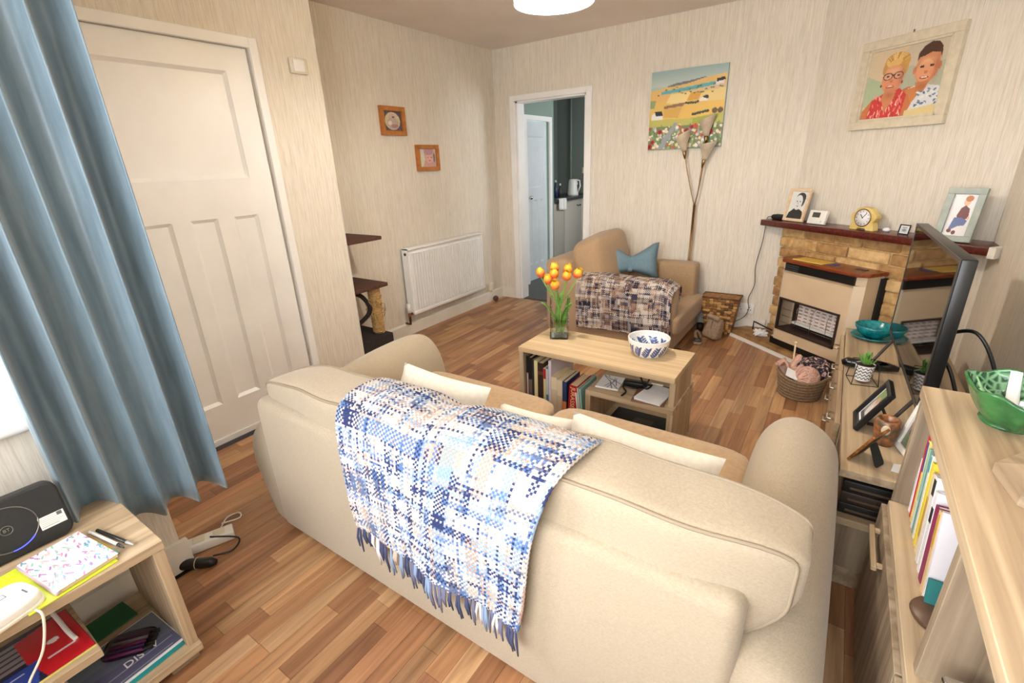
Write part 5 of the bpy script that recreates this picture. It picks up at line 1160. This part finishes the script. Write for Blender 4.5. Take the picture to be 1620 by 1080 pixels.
for y in (-.6, .5): obj('bracket', MB().tube([(0, y, 0), (-.1, y, 0)], .006), M['steel'], pol)

# ---------------------------------------------------------------- walls: sensor, radiator, ball, plug
se = thing('door_sensor', 'small white sensor box on the wall beside the door', 'sensor', (XD, 1.80, 1.93)); obj('case', MB().rbx(0, .022, -.052, .052, -.038, .038, .006), M['plastic_c'], se); obj('cover', MB().rbx(.022, .03, -.04, .03, -.03, .028, .004), M['plastic_w'], se)
ra = thing('radiator', 'white ribbed panel radiator on the left wall', 'radiator', (XL, 3.245, .20))
rw2, rh2 = .505, .56; obj('panel', MB().rbx(.045, .083, -rw2, rw2, 0, rh2, .008), M['white'], ra)
for k in range(30):
    y = -rw2+.04+k*(2*rw2-.08)/29; obj('rib', MB().prism([(.082, y-.0115), (.107, y-.0085), (.107, y+.0085), (.082, y+.0115)], .035, rh2-.045, 'z'), M['white'], ra)
obj('grille_top', MB().rbx(.035, .108, -rw2-.002, rw2+.002, rh2-.012, rh2+.006, .003), M['white'], ra)
for s in (-1, 1): obj('side_panel', MB().bx(.03, .1, s*rw2-.002, s*rw2+.002, .02, rh2), M['white'], ra)
obj('bottom_rail', MB().rbx(.08, .108, -rw2, rw2, -.004, .03, .004), M['white'], ra)
obj('bleed_hole', MB().cyl((.068, -rw2-.004, rh2-.045), (.068, -rw2+.004, rh2-.045), .013), M['dark_grey'], ra)
vv = obj('valve', MB().cyl((.07, -rw2-.03, .02), (.07, -rw2-.03, .10), .019, .016), M['plastic_w'], ra); obj('valve_body', MB().cyl((.07, -rw2-.03, -.06), (.07, -rw2-.03, .02), .011).cyl((.07, -rw2-.03, .005), (.07, -rw2+.02, .005), .01), M['copper'], vv)
obj('pipe', MB().tube([(.07, -rw2-.03, -.03), (.07, -rw2-.03, -.085), (.04, -rw2-.02, -.09), (.0, -rw2-.02, -.09)], .009), M['copper'], ra)
obj('pipe', MB().tube([(.07, rw2-.02, .0), (.07, rw2+.02, -.005), (.07, rw2+.025, .03)], .01), M['copper'], ra)
pg = thing('plug_in_freshener', 'cream plug-in air freshener in a socket right of the radiator', 'air freshener', (XL, 3.93, .16)); obj('socket_plate', MB().rbx(0, .012, -.043, .043, -.043, .043, .003), M['plastic_c'], pg); obj('diffuser', MB().rbx(.012, .06, -.026, .026, -.03, .05, .008, 3), M['plastic_c'], pg); obj('oil_bottle', MB().cyl((.038, 0, -.05), (.038, 0, -.031), .014), cmat((196, 190, 120), .3), pg)
bl2 = thing('toy_ball', 'small brown cat toy ball by the back left corner', 'ball', (-2.955, 3.98, 0)); obj('ball', MB().sph((0, 0, .03), .03), cmat((104, 66, 60), .8), bl2); obj('bell', MB().sph((.02, -.02, .05), .006), M['brass'], bl2)
# cat tree in the alcove
ca = thing('cat_tree', 'dark brown cat tree with sisal post in the alcove behind the door wall', 'cat tree', (-2.81, 2.10, 0))
obj('base_box', MB().rbx(-.19, .19, -.145, .13, .0, .25, .01), M['cat_dark'], ca)
obj('box_hole', MB().cyl((.1895, -.01, .10), (.1915, -.01, .10), .075, n=28), M['matte_black'], ca)
obj('platform', MB().rbx(-.19, .19, -.145, .14, .60, .628, .006), M['cat_wood'], ca); obj('platform', MB().rbx(-.19, .19, -.145, .14, .93, .955, .006), M['cat_wood'], ca)
po = obj('post', MB().cyl((.10, .075, .25), (.10, .075, .60), .036), M['sisal'], ca)
cl = [(.10+.041*math.cos(k*.55), .075+.041*math.sin(k*.55), .255+k*.0011) for k in range(312)]; obj('rope', MB().tube(cl, .0055, 5), M['sisal'], po)
fr_ = MB(); r6 = random.Random(4)
for k in range(26): a = r6.uniform(0, 6.3); z = r6.uniform(.38, .54); fr_.tube([(.10+.04*math.cos(a), .075+.04*math.sin(a), z), (.10+.07*math.cos(a+.3), .075+.07*math.sin(a+.3), z-.01), (.10+.062*math.cos(a+.5), .075+.062*math.sin(a+.5), z-.04)], .003, 5)
obj('frayed_rope', fr_, M['sisal'], po)
obj('post', MB().cyl((-.13, -.09, .25), (-.13, -.09, .93), .03), M['sisal'], ca)
obj('hanging_loop', MB().tube(spline([(.06, -.12, .6), (.09, -.03, .55), (.10, .02, .46), (.09, .0, .40), (.07, -.08, .35), (.05, -.13, .34)]), .016, 8), M['cat_dark'], ca)

# ---------------------------------------------------------------- lamps
fl = thing('floor_lamp', 'brass floor lamp with three flower shades in front of the back wall', 'floor lamp', (-1.01, 4.125, 0))
obj('base', MB().lathe([(0, 0), (.055, 0), (.055, .012), (.02, .02), (0, .022)], 28), M['brass'], fl)
for dx in (-.008, .008): obj('stem', MB().cyl((dx, 0, .02), (dx*.6+.004, 0, 1.02), .0055), M['brass'], fl)
for pts, tip, ax in (([(.0, 0, 1.02), (-.03, -.005, 1.12), (-.075, -.01, 1.28), (-.095, -.012, 1.37)], (-.10, -.012, 1.37), (-.16, -.02, 1)), ([(.004, 0, 1.02), (.02, -.005, 1.1), (.03, -.008, 1.22), (.035, -.01, 1.30)], (.036, -.01, 1.30), (.2, -.05, 1)), ([(.006, 0, 1.02), (.025, 0, 1.15), (.045, .0, 1.35), (.045, .0, 1.48)], (.044, 0, 1.47), (-.02, .02, 1))):
    obj('arm', MB().tube(spline(pts), .0045, 8), M['brass'], fl)
    z = Vector(ax).normalized(); q = Vector((0, 0, 1)).rotation_difference(z).to_matrix().to_4x4(); Mx = Matrix.Translation(tip) @ q
    sh = obj('shade', MB().grid(lambda u, v: ((.018+.042*v**1.4)*math.cos(u*2*PI)*(1+.05*v*math.sin(u*4*PI)), (.018+.042*v**1.4)*math.sin(u*2*PI), .06+.125*v+.022*v*math.cos(u*2*PI)), 40, 10), nmat('frosted_glass_shade', (186, 170, 148), (206, 192, 170), (20, 20, 20), 2, .35), fl, solid=.003); sh.matrix_local = Mx
    cp_ = obj('shade_cup', MB().lathe([(.0, .0), (.006, 0), (.012, .03), (.018, .085), (.014, .085), (0, .08)], 20), M['brass'], fl); cp_.matrix_local = Mx
pe = thing('pendant_lamp', 'cream drum pendant lampshade with a lit bulb under the ceiling', 'pendant lamp', (-1.125, 2.02, 2.4))
def drum(u, v): return (.165*math.cos(u*2*PI), .165*math.sin(u*2*PI), -.40+.20*v)
mm, nt, N, L, b = newmat('cream_lampshade'); b.inputs['Base Color'].default_value = rgba((240, 228, 196)); b.inputs['Roughness'].default_value = .8
tr = N.new('ShaderNodeBsdfTranslucent'); tr.inputs[0].default_value = rgba((250, 226, 170)); mx = N.new('ShaderNodeMixShader'); mx.inputs[0].default_value = .55; L.new(b.outputs[0], mx.inputs[1]); L.new(tr.outputs[0], mx.inputs[2]); L.new(mx.outputs[0], N['Material Output'].inputs[0])
obj('shade', MB().grid(drum, 48, 4), mm, pe)
obj('shade_ring', MB().tube([drum(k/48, 0) for k in range(48)], .003, 6, True), M['plastic_w'], pe)
obj('flex', MB().cyl((0, 0, -.24), (0, 0, -.001), .003), M['plastic_w'], pe); obj('ceiling_rose', MB().lathe([(0, -.03), (.03, -.03), (.045, -.001), (0, -.001)], 24), M['plastic_w'], pe)
obj('spider', MB().tube([(-.164, 0, -.22), (.164, 0, -.22)], .002, 5).tube([(0, -.164, -.22), (0, .164, -.22)], .002, 5), M['plastic_w'], pe); obj('lamp_holder', MB().cyl((0, 0, -.28), (0, 0, -.2), .017), M['plastic_w'], pe)
obj('bulb', MB().sph((0, 0, -.315), .032), mat('lit_bulb', (255, 240, 200), .4, emis=((255, 226, 160), 26)), pe)
pl_ = bpy.data.lights.new('pendant_bulb_light', 'POINT'); pl_.energy = 24; pl_.color = (1.0, .95, .88); pl_.shadow_soft_size = .034
plo = bpy.data.objects.new('pendant_bulb_light', pl_); COL.objects.link(plo); plo.location = (-1.125, 2.02, 2.03)

# ---------------------------------------------------------------- on the coffee table
va = thing('glass_vase', 'square clear glass vase of tulips on the coffee table', 'vase', (-1.225, 2.245, .4505), math.radians(24))
g = MB(); s_, h_ = .05, .245
for x0, x1, y0, y1 in ((-s_, s_, -s_, -s_+.005), (-s_, s_, s_-.005, s_), (-s_, -s_+.005, -s_+.005, s_-.005), (s_-.005, s_, -s_+.005, s_-.005)): g.bx(x0, x1, y0, y1, .008, h_)
obj('glass_wall', g, M['glass'], va); obj('glass_base', MB().bx(-s_, s_, -s_, s_, 0, .008), M['glass'], va); obj('water', MB().bx(-s_+.0055, s_-.0055, -s_+.0055, s_-.0055, .0085, .10), M['water'], va)
def petal(u, v):
    a = (u-.5)*1.5; r = .021*math.sin(min(1, .18+v*.95)*PI*.82)+.004; return (r*math.sin(a), -r*math.cos(a)*1.0, .055*v)
pc1, _nt, _N, _L, _b = newmat('tulip_petal'); _tc = _N.new('ShaderNodeTexCoord'); _sx = _N.new('ShaderNodeSeparateXYZ'); _L.new(_tc.outputs['Object'], _sx.inputs[0])
_mr = _N.new('ShaderNodeMath'); _mr.operation = 'MULTIPLY'; _mr.inputs[1].default_value = 18; _L.new(_sx.outputs[2], _mr.inputs[0]); _r = _N.new('ShaderNodeValToRGB'); _e = _r.color_ramp.elements
_e[0].position = .25; _e[0].color = rgba((226, 92, 52)); _e[1].position = .85; _e[1].color = rgba((246, 196, 50)); _L.new(_mr.outputs[0], _r.inputs[0]); _L.new(_r.outputs[0], _b.inputs['Base Color']); pm_ = mesh_from('petal', MB().grid(petal, 6, 8)); pm_.materials.append(pc1)
lfm2 = mesh_from('leaf', MB().grid(lambda u, v: ((u-.5)*.034*math.sin(min(1, .12+v*.88)*PI)**.8, .05*v*v+.01*(2*u-1)**2, .25*v-.05*v**3), 4, 12)); lfm2.materials.append(M['leaf'])
heads = [(-1.331, 2.22, .818), (-1.259, 2.25, .845), (-1.239, 2.21, .823), (-1.272, 2.2, .791), (-1.181, 2.26, .842), (-1.155, 2.2, .823), (-1.11, 2.24, .831), (-1.212, 2.17, .773)]
for i, hd in enumerate(heads):
    tu_ = thing('tulip', ['orange tulip bending furthest left in the vase', 'tallest yellow tulip at the top of the bunch', 'orange tulip in front of the tallest one', 'low orange tulip left of the middle', 'yellow tulip standing right of the middle', 'orange tulip leaning to the right', 'orange tulip furthest right in the bunch', 'lowest red orange tulip at the front of the bunch'][i], 'tulip', (-1.225, 2.245, .468), group='tulips in the vase')
    e = Vector(hd)-Vector((-1.225, 2.245, .468)); b0 = Vector((-.6*e.x*.35, -.6*e.y*.35, .006)); b0.x = max(-.028, min(.028, b0.x)); b0.y = max(-.028, min(.028, b0.y))
    pts = [b0, b0+Vector((e.x*.12, e.y*.12, e.z*.35)), Vector((e.x*.55, e.y*.55, e.z*.7)), e-Vector((0, 0, .022))]
    obj('stem', MB().tube(spline(pts), .0036, 7), M['stem'], tu_)
    fl_ = bpy.data.objects.new('flower', None)
    dirz = (e-pts[2]).normalized(); Mx = Matrix.Translation(e-dirz*.027) @ Vector((0, 0, 1)).rotation_difference(dirz).to_matrix().to_4x4()
    for k in range(6):
        o = obj('petal', pm_, None, tu_); sc_ = 1 if k % 2 else .94; o.matrix_local = Mx @ Matrix.Rotation(k*PI/3+i, 4, 'Z') @ Matrix.Scale(sc_, 4)
    bpy.data.objects.remove(fl_)
    if i % 2: continue
    o = obj('leaf', lfm2, None, tu_, tuple(b0+Vector((0, 0, .05))), (0, 0, 0)); o.rotation_euler = (-.15-.1*(i % 3), 0, i*2.1); o.scale = (1, 1, .75+.08*(i % 4))
# patterned bowl
cb_ = thing('patterned_bowl', 'white ceramic bowl painted with blue leaves on the coffee table', 'bowl', (-.705, 2.235, .4505))
r7 = random.Random(11); BW, BH = 240, 48
def leafpat(seed, rows):
    c = Canvas(BW, BH, (240, 238, 234)); q = random.Random(seed)
    for k in range(13):
        x0 = (k+.5)/13; c.line([(x0-.035, .95), (x0, .3)], .004, (52, 74, 130))
        for j in range(5):
            t = j/5; bx_, by_ = x0-.035+.035*t, .92-.62*t
            for sg in (-1, 1): c.ell(bx_+sg*.017*(1-t*.4), by_-.10, .0095, .16*(1-.4*t), (66, 90, 144), rot=sg*.09)
    return c.a
PAT = leafpat(1, 1)
def pcol(u, v, flip=False):
    j = int(min(BH-1, max(0, (v if flip else 1-v)*(BH-1)))); i = int(min(BW-1, u*(BW-1))); return tuple(PAT[j, i])
R_ = .104
def outer(u, v): r = R_*(.70+.30*math.sin(v*PI/2)**.8); return (r*math.cos(u*2*PI), r*math.sin(u*2*PI), .004+.084*v)
def innr(u, v): r = (R_-.006)*(.0+1.0*math.sin(v*PI/2)**.55); return (r*math.cos(u*2*PI), r*math.sin(u*2*PI), .012+.076*v**2.2)
obj('outer_wall', MB().grid(outer, 240, 40, col=lambda u, v: pcol(u, v)), M['ceramic_print'], cb_); obj('inner_wall', MB().grid(innr, 240, 48, col=lambda u, v: pcol((u*.7) % 1, (v-.25)/.75) if v > .25 else lin((243, 240, 236))), M['ceramic_print'], cb_)
obj('rim', MB().tube([((R_-.003)*math.cos(k*PI/36), (R_-.003)*math.sin(k*PI/36), .088) for k in range(72)], .0036, 8, True), M['plastic_w'], cb_); obj('foot_ring', MB().lathe([(0, 0), (.068, 0), (.073, .005), (0, .006)], 36), M['plastic_w'], cb_)
# on the middle shelf
cv = Canvas(60, 60, (232, 234, 238)); r8 = random.Random(2)
for i in range(30): cv.line([(r8.random(), r8.random()), (r8.random(), r8.random())], .018, (52, 70, 112)) if i < 9 else None
co_ = thing('patterned_tile', 'blue and white patterned coaster on the coffee table shelf', 'coaster', (-.858, 2.13, SZ), .1); obj('slab', MB().rbx(-.06, .06, -.075, .075, 0, .009, .001, 1), M['plastic_w'], co_); obj('cover', cv.mesh(.118, .148), M['print_gloss'], co_, (0, 0, .0096), (-PI/2, 0, 0))
ad = thing('power_adapter', 'black power adapter with coiled cable on the coffee table shelf', 'adapter', (-.735, 2.16, SZ), .15); obj('brick', MB().rbx(-.06, .06, -.025, .025, 0, .03, .006, 2), M['black'], ad)
obj('cable', MB().tube(spline([(.06, 0, .015), (.085, -.02, .03), (.06, -.05, .02), (.02, .0, .06), (-.03, .04, .075), (.02, .08, .07), (.06, .05, .03), (.02, -.045, .015), (-.05, -.06, .02), (-.03, -.09, .006), (-.04, -.14, .006)]), .0045, 6), M['black'], ad)
bk = thing('brown_clipboard', 'brown clipboard under the white papers on the coffee table shelf', 'clipboard', (-.625, 2.10, SZ), .12); obj('board', MB().rbx(-.085, .07, -.10, .12, 0, .005, .001, 1), cmat((120, 82, 60), .5), bk); obj('clip', MB().bx(-.03, .03, .10, .118, .005, .012), M['chrome'], bk)
pw_ = thing('paper_stack', 'stack of white papers on the clipboard in the coffee table', 'papers', (-.615, 2.10, SZ+.0052), -.1); obj('pages', MB().bx(-.065, .065, -.095, .095, 0, .007), M['paper_w'], pw_); obj('top_sheet', MB().prism([(-.07, -.09), (.06, -.1), (.068, .09), (-.06, .1)], .0073, .008), M['paper_w'], pw_)
lp = thing('laptop', 'closed black laptop on the bottom board of the coffee table', 'laptop', (-.70, 2.16, .0585), 0); obj('base', MB().rbx(-.165, .165, -.12, .12, 0, .012, .004), M['black'], lp); ld_ = obj('lid', MB().rbx(-.165, .165, -.12, .12, .0125, .022, .004), M['matte_black'], lp); obj('sticker', MB().bx(-.04, .06, -.02, .05, .0221, .0226), cmat((60, 44, 34), .6), ld_)

# ---------------------------------------------------------------- baskets and bag
kb_ = thing('knitting_basket', 'grey brown soft basket of knitting in front of the hearth', 'basket', (-.035, 3.10, 0))
def bask(u, v): a = u*2*PI; return ((.105+.028*v)*math.cos(a), (.10+.028*v)*math.sin(a), .002+.145*v+.012*math.cos(2*a)*v)
obj('wall', MB().grid(bask, 48, 12), M['seagrass'], kb_, solid=.008); obj('bottom', MB().cyl((0, 0, .001), (0, 0, .012), .105, n=32), M['seagrass'], kb_)
for k in range(7): obj('coil', MB().tube([bask(i/48, (k+.5)/7) for i in range(48)], .0075, 6, True), M['seagrass'], kb_)
obj('handle', MB().tube(spline([(.12, -.05, .14), (.155, .0, .165), (.13, .06, .15)]), .006, 6), M['seagrass'], kb_)
def yarnball(mb, c, r):
    q = random.Random(9); mb.sph(c, r*.96)
    for k in range(26):
        ax = Vector((q.uniform(-1, 1), q.uniform(-1, 1), q.uniform(-1, 1))).normalized(); o_ = ax.orthogonal().normalized(); b2 = ax.cross(o_); off = q.uniform(-.5, .5)*r; rr_ = math.sqrt(r*r-off*off)
        mb.tube([Vector(c)+ax*off+(o_*math.cos(t*PI/9)+b2*math.sin(t*PI/9))*rr_ for t in range(18)], .0035, 5, True)
    return mb
tag(obj('yarn_ball', yarnball(MB(), (0, 0, .068), .066), M['pink_yarn'], None, (-.01, 3.045, .075)), 'large dusty pink ball of yarn in the knitting basket', 'yarn')
kn = obj('knitted_piece', MB().grid(lambda u, v: (-.13+.11*u+.02*math.sin(v*8), -.07+.15*v, .155+.04*math.sin(u*7+v*3)+.03*math.cos(v*6)), 20, 20), M['pink_yarn'], None, (-.035, 3.11, 0), solid=.012); tag(kn, 'crumpled pink knitting hanging out of the basket', 'knitting')
nd = thing('knitting_needle', 'pale wooden knitting needle standing up from the basket', 'knitting needle', (-.09, 3.18, .07), 0); obj('shaft', MB().cyl((0, 0, 0), (-.012, .02, .22), .005), M['pale_wood'], nd); obj('knob', MB().sph((-.012, .02, .223), .009), M['pale_wood'], nd)
tag(obj('yarn_label', MB().prism([(-.035, -.03), (.03, -.04), (.04, .02), (-.03, .035)], 0, .002), M['paper_w'], None, (-.085, 3.01, .165), (.5, .3, .2)), 'white paper label in the knitting basket', 'label')
fmt = nmat('dark_floral_cloth', (28, 30, 44), (210, 170, 160), (70, 70, 70), 2, .9, lo=.5, hi=.66)
tag(obj('floral_cloth', MB().rcube(.17, .15, .12, 3, 16, None, lambda a, b, c, p: [p[0]*(1+.1*math.sin(6*b+4*c)), p[1]*(1+.12*math.sin(5*a)), p[2]*(1+.12*math.sin(7*a+3*b))]), fmt, None, (.022, 3.15, .165), (.2, .1, .4)), 'dark floral fabric bundle at the right of the knitting basket', 'fabric')
# wicker tray leaning against the back wall and handbag
wk = thing('wicker_hamper', 'brown woven wicker hamper beside the armchair at the back wall', 'basket', (-.70, 4.07, 0), .02, rx=0)
wv = MB(); obj('core', MB().prism([(-.095, .0), (.10, .0), (.135, .30), (-.15, .30)], -.07, .09, 'y'), M['wicker'], wk)
r9 = random.Random(6); WM = [nmat('wicker_strand_%d' % i, a, b, (60, 60, 60), 3, .6) for i, (a, b) in enumerate((((120, 78, 38), (160, 112, 58)), ((168, 122, 66), (206, 162, 100)), ((84, 52, 28), (120, 80, 46))))]
for i in range(13):
    z = .013+i*.0225; hw0, hw1 = -.095-.055*z/.30, .10+.035*z/.30; n_ = 9
    for j in range(n_):
        if (i+j) % 2: pass
        x0 = hw0+(hw1-hw0)*j/n_; x1 = hw0+(hw1-hw0)*(j+1)/n_; o_ = -.074-.006*((i+j) % 2)
        obj('strand', MB().rcube((x1-x0)*1.15, .012, .024, 3, 4, Matrix.Translation(((x0+x1)/2, o_, z)) @ rotm(0, r9.uniform(-.12, .12), 0)), WM[r9.choice((0, 0, 1, 1, 2))], wk)
obj('rim', MB().tube([(-.152, -.072, .298), (.138, -.072, .298), (.138, .09, .298), (-.152, .09, .298)], .009, 6, True), WM[2], wk)
hb = thing('handbag', 'taupe suede handbag leaning in front of the wicker hamper', 'handbag', (-.70, 3.87, 0), math.radians(-28))
obj('body', MB().rcube(.13, .08, .17, 6, 12, Matrix.Translation((0, 0, .087)) @ rotm(-.2, .1, 0), lambda a, b, c, p: [p[0]*(1-.12*c), p[1]*(1-.3*c), p[2]]), M['suede'], hb)
fp_ = obj('flap', MB().rcube(.12, .035, .07, 5, 10, Matrix.Translation((-.006, -.005, .165)) @ rotm(.7, .1, 0)), M['suede'], hb); obj('stud', MB().sph((.02, -.03, .165), .006), M['chrome'], fp_); obj('seam', MB().tube([(0.005, -.05, .02), (.0, -.04, .09), (-.004, -.022, .15)], .002, 5), M['dark_brown'], hb)
hp_ = thing('strap_bundle', 'rolled taupe strap and headphones on the floor by the armchair', 'headphones', (-.775, 3.68, 0), .3)
obj('ear_cup', MB().lathe([(0, 0), (.034, 0), (.038, .012), (.03, .03), (0, .034)], 20), M['suede'], hp_); obj('ear_pad', MB().tube([(.026*math.cos(k*PI/10), .026*math.sin(k*PI/10), .033) for k in range(20)], .009, 6, True), M['dark_grey'], hp_); obj('headband', MB().tube(spline([(.0, .03, .02), (-.02, .07, .06), (.0, .11, .07), (.03, .12, .02)]), .012, 8), M['suede'], hp_)
